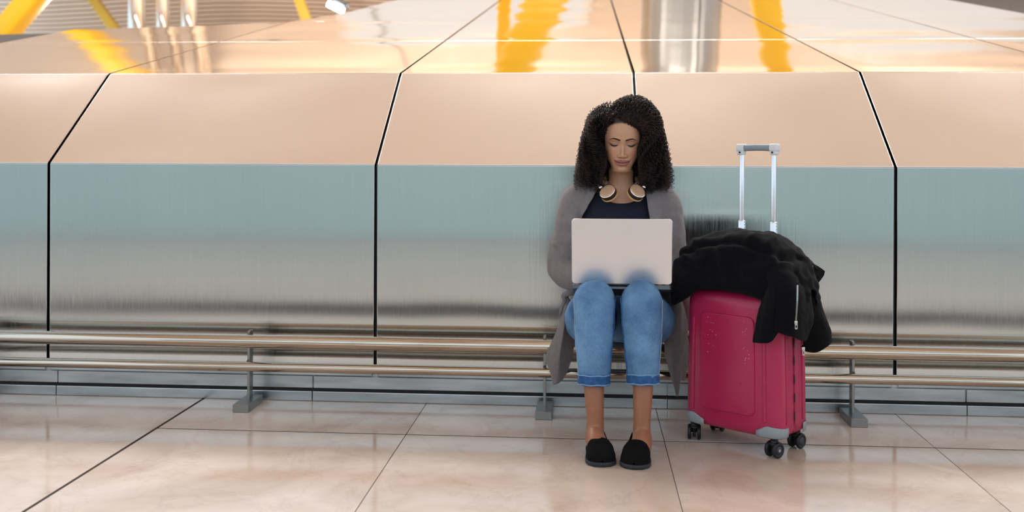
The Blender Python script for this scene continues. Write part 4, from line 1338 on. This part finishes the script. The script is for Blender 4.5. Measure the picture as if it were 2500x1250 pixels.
# ------------------------------------------------------------------ laptop on the lap
M['alu'] = mat('satin_silver_aluminium', (0.93, 0.92, 0.93, 1), 0.38, 1.0, var=0.02, vscale=4)
M['alu_dark'] = mat('dark_grey_aluminium', (0.12, 0.12, 0.13, 1), 0.4, 0.9, var=0.05)  # dark grey metal of the laptop base
M['black_plastic'] = mat('black_plastic', srgb(18, 18, 20), 0.4, var=0.1)
M['screen'] = mat('lit_screen', (0.02, 0.02, 0.02, 1), 0.1, var=0.02, emit=((0.75, 0.86, 1.0, 1), 0.8))
la, lb = W(1396.5, 693, -0.512), W(1640.5, 696, -0.520)
lx = (lb - la) / np.linalg.norm(lb - la)
LW = np.linalg.norm(lb - la)
lc = (la + lb) / 2
t = math.radians(9)
lu = np.array([0, -math.sin(t), math.cos(t)]); lu -= lx * (lu @ lx); lu /= np.linalg.norm(lu)
ln = np.cross(lx, lu)                                   # towards the photographer is -Y
if ln[1] > 0: ln = -ln
laptop = empty('laptop', lc - (0, 0, 0.02), 'open silver laptop resting on the knees of the seated person', 'laptop')
def slab(name, c, ax, ay, az, w, h, th_, r, m, parent, edge=0.0012):
    """rounded plate centred on c: w along ax, h along ay, thickness th_ along az"""
    o = rrect(w, h, r, 7)
    rings = []
    for sc, zz in ((edge, 0.0), (0.0, edge), (0.0, th_ - edge), (edge, th_)):
        oo = rrect(w - 2 * sc, h - 2 * sc, max(r - sc, 0.0003), 7)
        rings.append(c + oo[:, :1] * ax + oo[:, 1:] * ay + az * (zz - th_ / 2))
    V, Fc = loft(rings)
    mbx = MB(); mbx.add(V, Fc, False)
    o_ = mbx.build(name, m, parent)
    return o_
LH = 0.231
slab('lid', lc + lu * (LH / 2 + 0.002), lx, lu, ln, LW, LH, 0.006, 0.012, M['alu'], laptop)
scr = slab('screen_bezel', lc + lu * (LH / 2 + 0.002) - ln * 0.0034, lx, lu, ln, LW - 0.006, LH - 0.006, 0.001, 0.010, M['black_plastic'], laptop, 0.0002)
slab('screen', lc + lu * (LH / 2 + 0.006) - ln * 0.0041, lx, lu, ln, LW - 0.022, LH - 0.032, 0.0006, 0.002, M['screen'], scr, 0.0001)
bt = math.radians(13)
bd = np.array([0, math.cos(bt), -math.sin(bt)]); bd -= lx * (bd @ lx); bd /= np.linalg.norm(bd)
bn = np.cross(lx, bd); bn = bn if bn[2] > 0 else -bn
bc = lc + bd * 0.118 - bn * 0.009 + np.array([0, 0.002, 0])
base = slab('base', bc, lx, bd, bn, LW, 0.238, 0.016, 0.012, M['alu_dark'], laptop)
V, Fc = cyl(lc - lx * 0.10 - bn * 0.002, lc + lx * 0.10 - bn * 0.002, 0.005, 14); obj('hinge', V, Fc, M['black_plastic'], laptop)
kb = slab('keyboard', bc + bn * 0.0082 - bd * 0.035, lx, bd, bn, LW - 0.06, 0.115, 0.0008, 0.004, M['black_plastic'], base, 0.0002)
mk = MB()
for r_ in range(5):
    for c_ in range(14):
        mk.add(*bevel_box((-0.0085, -0.0085, 0), (0.0085, 0.0085, 0.0022), 0.0006, 1, M=np.column_stack([lx, bd, bn]), O=bc + bn * 0.0085 - bd * (0.077 - r_ * 0.0205) + lx * (-0.136 + c_ * 0.0209)), False)
o_ = mk.build('keys', M['black_plastic'], kb); o_['kind'] = 'stuff'
slab('trackpad', bc + bn * 0.0082 + bd * 0.070, lx, bd, bn, 0.12, 0.075, 0.0006, 0.004, M['alu'], base, 0.0002)
for sx in (-1, 1):
    slab('rubber_foot', bc - bn * 0.0088 + lx * sx * 0.14 - bd * 0.095, lx, bd, bn, 0.03, 0.008, 0.002, 0.003, M['black_plastic'], base, 0.0003)

# ------------------------------------------------------------------ headphones around the neck
M['champagne'] = mat('champagne_metal', srgb(206, 168, 140), 0.45, 0.35, var=0.04)
M['rim_chrome'] = mat('polished_rim', (0.85, 0.80, 0.76, 1), 0.10, 1.0, var=0.02)
M['cup_dark'] = mat('dark_brown_cup', srgb(70, 50, 44), 0.35, var=0.08)
M['tan_leather'] = mat('tan_leather_cushion', srgb(206, 158, 104), 0.6, var=0.08, vscale=40, bump=0.2, bscale=200)
cL, cR = W(1485.5, 471, -0.302), W(1553.5, 470, -0.302)
hp = empty('headphones', (cL + cR) / 2 - (0, 0, 0.04), 'champagne headphones with tan ear cushions worn round the neck', 'headphones')
for s, c in ((-1, cL), (1, cR)):
    ax = np.array([s * 0.42, -0.66, 0.62]); ax /= np.linalg.norm(ax)
    V, Fc = lathe([(0.004, -0.001), (0.028, -0.001), (0.0305, 0.0), (0.0305, 0.0085), (0.030, 0.0095)], c, ax, 40); cup = obj('ear_cup', V, Fc, M['cup_dark'], hp)
    V, Fc = lathe([(0.0285, 0.0090), (0.0310, 0.0092), (0.0315, 0.0105), (0.0308, 0.0122), (0.0285, 0.0126)], c, ax, 40, (False, False)); obj('rim', V, Fc, M['rim_chrome'], cup)
    V, Fc = lathe([(0.0290, 0.0118), (0.0284, 0.0128), (0.020, 0.0134), (0.006, 0.0136), (0.0005, 0.0136)], c, ax, 40); obj('cap', V, Fc, M['champagne'], cup)
    V, Fc = lathe([(0.0315, -0.0055), (0.0320, -0.003), (0.0315, -0.0005)], c, ax, 40, (False, False)); obj('gasket', V, Fc, M['black_plastic'], cup)
    pr = [(0.020 + 0.0 , -0.006)] + [(0.0245 + 0.0085 * math.cos(a_), -0.0115 + 0.0062 * math.sin(a_)) for a_ in np.radians(np.linspace(80, -200, 12))]
    V, Fc = lathe(pr, c, ax, 40, (True, True)); obj('cushion', V, Fc, M['tan_leather'], cup)
    V, Fc = sweep(catmull([c + ax * 0.004 + (s * 0.026, 0.01, 0.016), c + (s * 0.036, 0.035, 0.035), np.array([SX + s * 0.072, -0.225, 0.905])], 12), 0.0035, 0.007, k=10, ref=(0, 1, 0)); obj('arm', V, Fc, M['rim_chrome'], hp)
th = np.linspace(-0.35, math.pi + 0.35, 30)
V, Fc = sweep(np.stack([SX + 0.072 * np.cos(th), -0.205 + 0.075 * np.sin(th), 0.905 + 0.012 * np.sin(th)], 1), 0.010, 0.0045, k=12, ref=(0, 0, 1)); obj('headband', V, Fc, M['tan_leather'], hp)

# ------------------------------------------------------------------ suitcase
M['magenta'] = mat('raspberry_polypropylene', srgb(184, 36, 82), 0.29, var=0.05, vscale=25, bump=0.10, bscale=260)
M['guard'] = mat('grey_plastic_guard', srgb(152, 158, 162), 0.5, var=0.05)
M['tyre'] = mat('black_wheel', srgb(22, 23, 26), 0.5, var=0.1)
M['hub'] = mat('grey_hub', srgb(46, 48, 54), 0.4, var=0.1)
M['pole'] = mat('silver_pole', (0.84, 0.84, 0.86, 1), 0.28, 0.85, var=0.02)
M['grip'] = mat('blue_grey_grip', srgb(140, 152, 162), 0.5, var=0.04)
M['white_plastic'] = mat('white_plastic', srgb(226, 226, 228), 0.4, var=0.03)
M['speck'] = mat('pale_speck', srgb(240, 205, 214), 0.6, var=0.05)
M['speck_dark'] = mat('dark_speck', srgb(120, 10, 42), 0.6, var=0.05)
SO = np.array([0.545, -0.474, 0.0])
su, sv = np.array([0.781, -0.6245, 0.0]), np.array([0.6245, 0.781, 0.0])
SM = np.column_stack([su, sv, [0, 0, 1.0]])
def S(u, v, z):
    return SO + su * u + sv * v + np.array([0, 0, z])
def SV(P):
    return SO + np.asarray(P, float) @ SM.T
SW, SD, SZ0, SZ1, SR = 0.378, 0.208, 0.062, 0.545, 0.042
case = empty('suitcase', SO, 'raspberry red hard-shell cabin suitcase with grey corner guards', 'suitcase')
def half_outline(sign, inset=0.0, w=SW, d=SD, r=SR):
    """plan outline of one shell, from (+u, middle) round the outer face to (-u, middle)"""
    hw_, hd = w / 2 - inset, d / 2 - inset
    rr_ = max(r - inset * 0.5, 0.008)
    pts = [(hw_, 0.0012), (hw_, 0.02), (hw_, hd - rr_)]
    for a_ in np.radians(np.linspace(10, 90, 8)):
        pts.append((hw_ - rr_ + rr_ * math.cos(a_), hd - rr_ + rr_ * math.sin(a_)))
    for q in np.linspace(hw_ - rr_, -(hw_ - rr_), 8)[1:-1]:
        pts.append((q, hd + 0.004 * (1 - (q / hw_) ** 2)))
    for a_ in np.radians(np.linspace(90, 170, 8)):
        pts.append((-hw_ + rr_ + rr_ * math.cos(a_), hd - rr_ + rr_ * math.sin(a_)))
    pts += [(-hw_, hd - rr_), (-hw_, 0.02), (-hw_, 0.0012)]
    P = np.array(pts)
    P[:, 1] *= sign
    return P
def zscale(z):
    """the case narrows a little towards the top"""
    return 1.0 - 0.035 * smooth01(z, 0.10, 0.54)
for sign, nm in ((-1, 'front_shell'), (1, 'back_shell')):
    rings = []
    for z, ins in [(SZ0, 0.030), (SZ0 + 0.003, 0.018), (SZ0 + 0.010, 0.008), (SZ0 + 0.022, 0.001)] + [(z, 0.0) for z in np.linspace(0.10, 0.48, 12)] + [(0.500, 0.0015), (0.517, 0.006), (0.530, 0.014), (0.539, 0.026), (SZ1, 0.046)]:
        o = half_outline(sign, ins) * [zscale(z), 1.0]
        rings.append(SV(np.column_stack([o, np.full(len(o), z)])))
    V, Fc = loft(rings)
    if sign > 0: Fc = [f[::-1] for f in Fc]
    sh = obj(nm, V, Fc, M['magenta'], case)
    if sign < 0: fsh = sh
def plate(u0, u1, z0, z1, r, lift, th_, m, parent, name, k=6):
    """raised plate with rounded corners on the front face"""
    oo = rrect(u1 - u0, z1 - z0, r, k)
    rings = []
    for ins, dv in ((0.0, 0.0), (0.0008, th_ * 0.55), (0.0025, th_ * 0.9), (0.0045, th_)):
        q = rrect(u1 - u0 - 2 * ins, z1 - z0 - 2 * ins, max(r - ins, 0.001), k)
        uu = (u0 + u1) / 2 + q[:, 0]; zz = (z0 + z1) / 2 + q[:, 1]
        hd = SD / 2 + 0.004 * (1 - (np.clip(uu, -0.18, 0.18) / (SW / 2)) ** 2)
        rings.append(SV(np.column_stack([uu * zscale(zz), -(hd + lift + dv), zz])))
    V, Fc = loft(rings, (False, True))
    mbx = MB(); mbx.add(V, Fc, False)
    return mbx.build(name, m, parent)
plate(-0.118, 0.098, 0.128, 0.462, 0.024, -0.0015, 0.0075, M['magenta'], fsh, 'centre_panel')
plate(-0.156, -0.143, 0.115, 0.440, 0.005, -0.002, 0.0065, M['magenta'], fsh, 'rib')
plate(0.126, 0.139, 0.115, 0.440, 0.005, -0.002, 0.0065, M['magenta'], fsh, 'rib')
plate(-0.150, 0.140, 0.484, 0.488, 0.0018, -0.004, 0.0052, M['magenta'], fsh, 'rib')
for v0 in (-0.060, 0.052):
    V, Fc = bevel_box((SW / 2 - 0.004, v0 - 0.004, 0.11), (SW / 2 + 0.003, v0 + 0.004, 0.47), 0.002, 2, M=SM, O=SO); V = V - su * (0.005 * smooth01(V[:, 2], 0.1, 0.5))[:, None]
    MB().add(V, Fc).build('side_rib', M['magenta'], fsh)
V, Fc = bevel_box((SW / 2 - 0.010, -0.006, 0.10), (SW / 2 + 0.0025, 0.006, 0.48), 0.002, 2, M=SM, O=SO); V = V - su * (0.005 * smooth01(V[:, 2], 0.1, 0.5))[:, None]
hinge = MB().add(V, Fc).build('hinge_strip', M['magenta'], case)
for z in np.arange(0.115, 0.46, 0.062):
    V, Fc = bevel_box((SW / 2 - 0.004, -0.0085, z), (SW / 2 + 0.0035, -0.0062, z + 0.030), 0.001, 1, M=SM, O=SO); V = V - su * (0.005 * smooth01(V[:, 2], 0.1, 0.5))[:, None]
    MB().add(V, Fc, False).build('hinge_tooth', M['hub'], hinge)
# grey corner guards
def guard(cu, cv):
    hw_, hd = SW / 2, SD / 2
    pts = []
    off = 0.0020
    pts.append((hw_ + off, hd - SR - 0.012))
    for a_ in np.radians(np.linspace(0, 90, 10)):
        pts.append((hw_ - SR + (SR + off) * math.cos(a_), hd - SR + (SR + off) * math.sin(a_)))
    for q in (0.012, 0.030, 0.046):
        pts.append((hw_ - SR - q, hd + off + 0.0015))
    P = np.array(pts)
    n = len(P)
    top = 0.103 - 0.004 * np.cos(np.linspace(0, math.pi, n)) - 0.020 * smooth01(np.linspace(0, 1, n), 0.80, 1.0)
    rows = []
    for f, ins in ((0.0, 0.006), (0.12, 0.001), (0.5, 0.0), (0.95, 0.0), (1.0, 0.001)):
        z = 0.066 + (top - 0.066) * f
        c_ = np.array([hw_ - SR, hd - SR])
        d_ = P - c_; d_ /= np.linalg.norm(d_, axis=1)[:, None]
        rows.append(np.column_stack([(P - d_ * ins) * [cu, cv], z]))
    Gd = SV(np.array(rows).reshape(-1, 3)).reshape(5, n, 3)
    V, Fc = evaluated(Gd.reshape(-1, 3), grid_faces(5, n), [('SOLIDIFY', {'thickness': 0.002, 'offset': 0.0})])
    obj('corner_guard', V, Fc, M['guard'], case)
for cu, cv in ((-1, -1), (1, -1), (1, 1), (-1, 1)):
    guard(cu, cv)
# twin wheels
def caster(u, v, axis, mark=False):
    c = S(u, v, 0.0)
    ax = np.array([*axis, 0.0]); ax /= np.linalg.norm(ax)
    r, wd = 0.0265, 0.013
    fk = MB()
    fk.add(*cyl(c + (0, 0, 0.028), c + (0, 0, 0.064), 0.013, 18))
    fk.add(*cyl(c + (0, 0, 0.040), c + (0, 0, 0.050), 0.018, 18))
    fk.add(*bevel_box((-0.006, -0.012, 0.010), (0.006, 0.012, 0.046), 0.003, 2, M=np.column_stack([ax, np.cross([0, 0, 1.0], ax), [0, 0, 1.0]]), O=c))
    fork = fk.build('caster', M['tyre'], case)
    for sgn in (-1, 1):
        cc = c + ax * sgn * 0.0165 + np.array([0, 0, r])
        V, Fc = lathe([(0.010, -wd / 2), (r - 0.004, -wd / 2), (r, -wd / 2 + 0.004), (r, wd / 2 - 0.004), (r - 0.004, wd / 2), (0.017, wd / 2), (0.016, wd / 2 - 0.0015)], cc, ax * sgn, 32)
        w = obj('wheel', V, Fc, M['tyre'], fork)
        V, Fc = lathe([(0.0155, wd / 2 - 0.0016), (0.013, wd / 2 - 0.0002), (0.002, wd / 2 + 0.0004)], cc, ax * sgn, 28)
        obj('hub', V, Fc, M['hub'], fork)
        if mark and sgn > 0:
            uu = np.cross([0, 0, 1.0], ax)
            q = rrect(0.0075, 0.0075, 0.0012, 3); q2 = rrect(0.0042, 0.0042, 0.0006, 3)
            a_ = math.radians(20); R2 = np.array([[math.cos(a_), -math.sin(a_)], [math.sin(a_), math.cos(a_)]])
            rg = [cc + ax * (wd / 2 + h_) + (p_ @ R2.T)[:, :1] * uu + (p_ @ R2.T)[:, 1:] * np.array([0, 0, 1.0]) for p_, h_ in ((q, 0.0002), (q, 0.0012), (q2, 0.0012), (q2, 0.0002))]
            V, Fc = loft(rg, (False, False)); mbx = MB(); mbx.add(V, Fc, False); mbx.build('emblem', M['white_plastic'], fork)
caster(-0.160, -0.076, (1.0, -0.12))
caster(0.152, -0.076, (0.62, -0.78), True)
caster(0.152, 0.080, (0.70, -0.71))
caster(-0.160, 0.080, (0.9, -0.4))
# telescopic handle
hd_ = empty('tmp2', (0, 0, 0)); bpy.data.objects.remove(hd_)
grip = None
mbg = MB()
q = catmull([S(-0.052, 0.077, 1.031), S(0.0, 0.077, 1.0325), S(0.052, 0.077, 1.031)], 12)
V, Fc = sweep(q, 0.0115, 0.0125, k=18, ref=(0, 0, 1), power=0.8)
grip = obj('handle_grip', V, Fc, M['grip'], case)
for s in (-1, 1):
    V, Fc = bevel_box((s * 0.0655 - 0.016, 0.062, 1.018), (s * 0.0655 + 0.016, 0.092, 1.0455), 0.006, 3, M=SM, O=SO)
    MB().add(V, Fc).build('grip_bracket', M['white_plastic'], grip)
    V, Fc = bevel_box((s * 0.0655 - 0.013, 0.064, 1.006), (s * 0.0655 + 0.013, 0.090, 1.022), 0.004, 3, M=SM, O=SO)
    MB().add(V, Fc).build('grip_bracket', M['white_plastic'], grip)
    V, Fc = cyl(S(s * 0.064, 0.0625, 1.015), S(s * 0.064, 0.0605, 1.015), 0.0035, 12); obj('screw', V, Fc, M['gap'], grip)
    V, Fc = bevel_box((s * 0.063 - 0.0075, 0.0695, 0.70), (s * 0.063 + 0.0075, 0.0845, 1.012), 0.003, 2, M=SM, O=SO)
    MB().add(V, Fc).build('handle_pole', M['pole'], case)
    V, Fc = bevel_box((s * 0.063 - 0.010, 0.0665, 0.50), (s * 0.063 + 0.010, 0.0875, 0.772), 0.003, 2, M=SM, O=SO)
    pl_ = MB().add(V, Fc).build('handle_sleeve', M['pole'], case)
    for z in (0.745, 0.757, 0.767):
        V, Fc = cyl(S(s * 0.063 + 0.0095, 0.077, z), S(s * 0.063 + 0.0104, 0.077, z), 0.0018, 8); obj('pin_hole', V, Fc, M['gap'], pl_)
# specks of wear on the front panel
rg_ = np.random.default_rng(3)
for nm, m_, zlo, zhi, n_, ulo, uhi in (('pale_specks', 'speck', 0.29, 0.45, 26, -0.10, 0.08), ('dark_specks', 'speck_dark', 0.15, 0.30, 24, -0.06, 0.06)):
    mbx = MB()
    for q_ in range(n_):
        uu, zz = rg_.choice([rg_.uniform(ulo, ulo + 0.05), rg_.uniform(uhi - 0.03, uhi)]) if nm == 'pale_specks' else rg_.uniform(ulo, uhi), rg_.uniform(zlo, zhi)
        hd2 = SD / 2 + 0.004 * (1 - (uu / (SW / 2)) ** 2) + 0.0061
        V, Fc = lathe([(rg_.uniform(0.0008, 0.0016), 0.0), (0.0004, 0.0006)], S(uu * zscale(zz), -hd2 + 0.0002, zz), -sv, 6)
        mbx.add(V, Fc, False)
    o_ = mbx.build(nm, M[m_], fsh); o_['kind'] = 'stuff'

# ------------------------------------------------------------------ jacket thrown over the suitcase
M['jacket'] = mat('black_brushed_fleece', srgb(15, 14, 18), 0.95, var=0.15, vscale=35, bump=0.3, bscale=350, spec=0.08, sheen=0.05)
M['jacket_rib'] = mat('black_rib_knit', srgb(12, 12, 14), 0.95, var=0.15, vscale=60, bump=0.4, bscale=250, spec=0.08, sheen=0.03)
M['zip'] = mat('nickel_zip', (0.72, 0.69, 0.64, 1), 0.28, 1.0, var=0.1)
jacket = empty('jacket', S(0, 0, 0.545), 'black fleece jacket with silver zips thrown over the suitcase top', 'jacket')
#      u      v front  z front  height  v back  z back
HU = np.array([
    (-0.262, -0.030, 0.520, 0.575, 0.030, 0.520),
    (-0.255, -0.075, 0.492, 0.612, 0.060, 0.500),
    (-0.235, -0.112, 0.474, 0.645, 0.085, 0.490),
    (-0.205, -0.135, 0.476, 0.678, 0.105, 0.490),
    (-0.165, -0.142, 0.500, 0.708, 0.118, 0.500),
    (-0.110, -0.143, 0.536, 0.722, 0.125, 0.510),
    (-0.050, -0.142, 0.546, 0.728, 0.128, 0.520),
    (0.010, -0.140, 0.546, 0.730, 0.130, 0.520),
    (0.070, -0.138, 0.540, 0.724, 0.130, 0.520),
    (0.120, -0.134, 0.530, 0.704, 0.126, 0.510),
    (0.165, -0.128, 0.515, 0.674, 0.118, 0.500),
    (0.205, -0.110, 0.500, 0.636, 0.105, 0.490),
    (0.232, -0.075, 0.500, 0.595, 0.080, 0.490),
    (0.245, -0.030, 0.510, 0.560, 0.040, 0.500)])
hu = catmull(HU, 110)
al = np.linspace(0, math.pi, 70)
Gd = []
for u_, vf, zf, H, vb, zb_ in hu:
    c_ = np.cos(al); s_ = np.sin(al)
    vv_ = np.where(c_ > 0, vf * np.abs(c_) ** 0.72, vb * np.abs(c_) ** 0.72)
    zb2 = zf * (c_ > 0) + zb_ * (c_ <= 0)
    zz_ = zb2 + (H - zb2) * np.abs(s_) ** 0.62
    row = np.column_stack([np.full(len(al), u_), vv_, zz_])
    head_ = np.array([[u_, vf * 0.72, zf + 0.006]]); tail_ = np.array([[u_, vb * 0.72, zb_ + 0.006]])
    Gd.append(np.vstack([head_, row, tail_]))
Gd = np.array(Gd)
nu, nv = Gd.shape[:2]
T1 = np.gradient(Gd, axis=0); T2 = np.gradient(Gd, axis=1)
Nn = np.cross(T1, T2); Nn /= np.linalg.norm(Nn, axis=-1)[..., None] + 1e-9
if Nn[nu // 2, nv // 2, 2] < 0: Nn = -Nn
q = Gd * np.array([7.0, 16.0, 16.0]) + np.stack([0.0 * Gd[..., 0], Gd[..., 0] * 9, -Gd[..., 0] * 6], -1)
fold = sn(q, 1.0, 71, 2)
fold2 = 1 - 2 * np.abs(sn(Gd * np.array([9.0, 12.0, 20.0]) + Gd[..., :1] * 5, 1.0, 74, 2))
dsp = 0.010 * fold + 0.010 * np.clip(fold2, -0.6, 1) + 0.003 * sn(Gd, 40, 75, 2)
# deep crease under the raised roll of cloth
arc = Gd[..., 2] - (0.640 + 0.075 * (1 - ((Gd[..., 0] + 0.0) / 0.24) ** 2))
dsp += np.where(Gd[..., 1] < 0.03, 0.012 * smooth01(arc, -0.012, 0.006) - 0.010 * np.exp(-((arc + 0.014) / 0.007) ** 2), 0)
Gd = Gd + Nn * (dsp * smooth01(np.arange(nv), 1, 5)[None, :] * smooth01(np.arange(nv)[::-1], 1, 5)[None, :])[..., None]
V = SV(Gd.reshape(-1, 3))
mbj = MB()
fj = grid_faces(nu, nv)
mbj.add(*evaluated(V, [f[::-1] for f in fj], [('SOLIDIFY', {'thickness': 0.006, 'offset': -1.0})]))
# rolled collar along the back of the pile down to the tip at right
q = catmull(np.array([[*W(1722, 592, -0.40), 0.012, 0.020], [*W(1760, 580, -0.40), 0.016, 0.032], [*W(1825, 577, -0.40), 0.018, 0.036], [*W(1885, 580, -0.43), 0.018, 0.038], [*W(1930, 608, -0.46), 0.018, 0.040], [*W(1972, 642, -0.49), 0.014, 0.036], [*W(2003, 664, -0.50), 0.008, 0.018]]), 50)
V, Fc = sweep(q[:, :3], q[:, 3], q[:, 4], k=20, ref=(0, 0, 1))
V = V + 0.004 * np.stack([sn(V, 40, 81, 2)] * 3, 1)
mbj.add(V, Fc)
# flap with the tip
mbj.add(*sheet([[W(1880, 590, -0.46), W(1885, 640, -0.52), W(1895, 690, -0.58), W(1900, 720, -0.60)],
                [W(1930, 606, -0.47), W(1938, 645, -0.53), W(1945, 690, -0.58), W(1948, 730, -0.60)],
                [W(1965, 632, -0.49), W(1972, 660, -0.53), W(1975, 695, -0.57), W(1972, 740, -0.585)],
                [W(1992, 650, -0.50), W(1996, 668, -0.52), W(1990, 690, -0.54), W(1984, 735, -0.56)],
                [W(2011, 664, -0.50), W(2008, 674, -0.51), W(1996, 692, -0.53), W(1990, 730, -0.54)]], 40, 34, thick=0.012, amp=0.004, sc=30, seed=83))
body_j = mbj.build('body', M['jacket'], jacket)
# front sleeve hanging over the case corner
mbs = MB()
mbs.add(*sheet([[W(1855, 660, -0.60), W(1866, 712, -0.640), W(1852, 770, -0.655), W(1842, 836, -0.655)],
                [W(1872, 640, -0.63), W(1882, 705, -0.690), W(1872, 770, -0.700), W(1862, 838, -0.695)],
                [W(1896, 640, -0.65), W(1902, 705, -0.715), W(1892, 770, -0.722), W(1882, 834, -0.715)],
                [W(1915, 650, -0.65), W(1916, 710, -0.700), W(1906, 765, -0.705), W(1899, 806, -0.700)]], 40, 46, thick=0.012, amp=0.004, sc=26, seed=85))
mbs.add(*sheet([[W(1890, 645, -0.64), W(1897, 705, -0.712), W(1893, 760, -0.728), W(1890, 804, -0.722)],
                [W(1912, 640, -0.65), W(1922, 705, -0.722), W(1920, 765, -0.738), W(1912, 816, -0.732)],
                [W(1932, 645, -0.63), W(1945, 705, -0.705), W(1946, 770, -0.722), W(1940, 824, -0.715)],
                [W(1945, 655, -0.58), W(1964, 715, -0.665), W(1966, 775, -0.680), W(1958, 832, -0.675)],
                [W(1950, 660, -0.54), W(1975, 720, -0.620), W(1980, 780, -0.640), W(1966, 828, -0.640)]], 44, 46, thick=0.012, amp=0.004, sc=26, seed=87))
sleeve_f = mbs.build('sleeve', M['jacket'], jacket)
# hem piece on the right flank
mbs = MB()
mbs.add(*sheet([[W(1940, 690, -0.57), W(1950, 760, -0.62), W(1960, 815, -0.635), W(1964, 858, -0.635)],
                [W(1965, 680, -0.56), W(1985, 760, -0.61), W(1992, 815, -0.625), W(1990, 860, -0.625)],
                [W(1985, 690, -0.53), W(2004, 760, -0.585), W(2014, 810, -0.600), W(2014, 846, -0.600)],
                [W(1990, 700, -0.50), W(2010, 765, -0.55), W(2024, 805, -0.560), W(2029, 834, -0.560)],
                [W(1985, 700, -0.46), W(2006, 765, -0.50), W(2016, 800, -0.520), W(2020, 826, -0.520)]], 44, 44, thick=0.010, amp=0.005, sc=24, seed=89))
hem = mbs.build('hem', M['jacket_rib'], jacket)
def zipper(pts, parent, pull=True, w=0.0026):
    q = catmull(pts, 40)
    mz = MB()
    for i in range(0, 40, 1):
        d_ = (q[min(i + 1, 39)] - q[max(i - 1, 0)]); d_ /= np.linalg.norm(d_)
        sx_ = np.cross(d_, [0, 1.0, 0]); sx_ /= np.linalg.norm(sx_)
        mz.add(*bevel_box((-w, -0.0015, -0.0007), (w, 0.0015, 0.0007), 0, 1, M=np.column_stack([sx_, np.cross(d_, sx_), d_]), O=q[i]), False)
    z_ = mz.build('zip_chain', M['zip'], parent); z_['kind'] = 'stuff'
    if pull:
        e_ = q[-1]
        MB().add(*bevel_box((-0.005, -0.004, -0.008), (0.005, 0.003, 0.004), 0.0015, 2, O=e_)).build('zip_slider', M['zip'], parent)
        rg = [e_ + np.array([0, -0.005 - dv, -0.014]) + np.column_stack([rrect(a_, b_, 0.002, 3)[:, 0], np.zeros(16), rrect(a_, b_, 0.002, 3)[:, 1]]) for a_, b_, dv in ((0.008, 0.017, 0), (0.008, 0.017, 0.0018), (0.004, 0.009, 0.0018), (0.004, 0.009, 0.0))]
        V, Fc = loft(rg, (False, False)); mbx = MB(); mbx.add(V, Fc, False); mbx.build('zip_pull', M['zip'], parent)
zipper([W(1947, 697, -0.730), W(1946, 740, -0.742), W(1943, 786, -0.742)], sleeve_f)
zipper([W(1958, 842, -0.700), W(1960, 846, -0.700), W(1961, 850, -0.700)], hem)
zipper([W(1934, 634, -0.552), W(1958, 640, -0.556), W(1984, 650, -0.550)], body_j, False, 0.002)
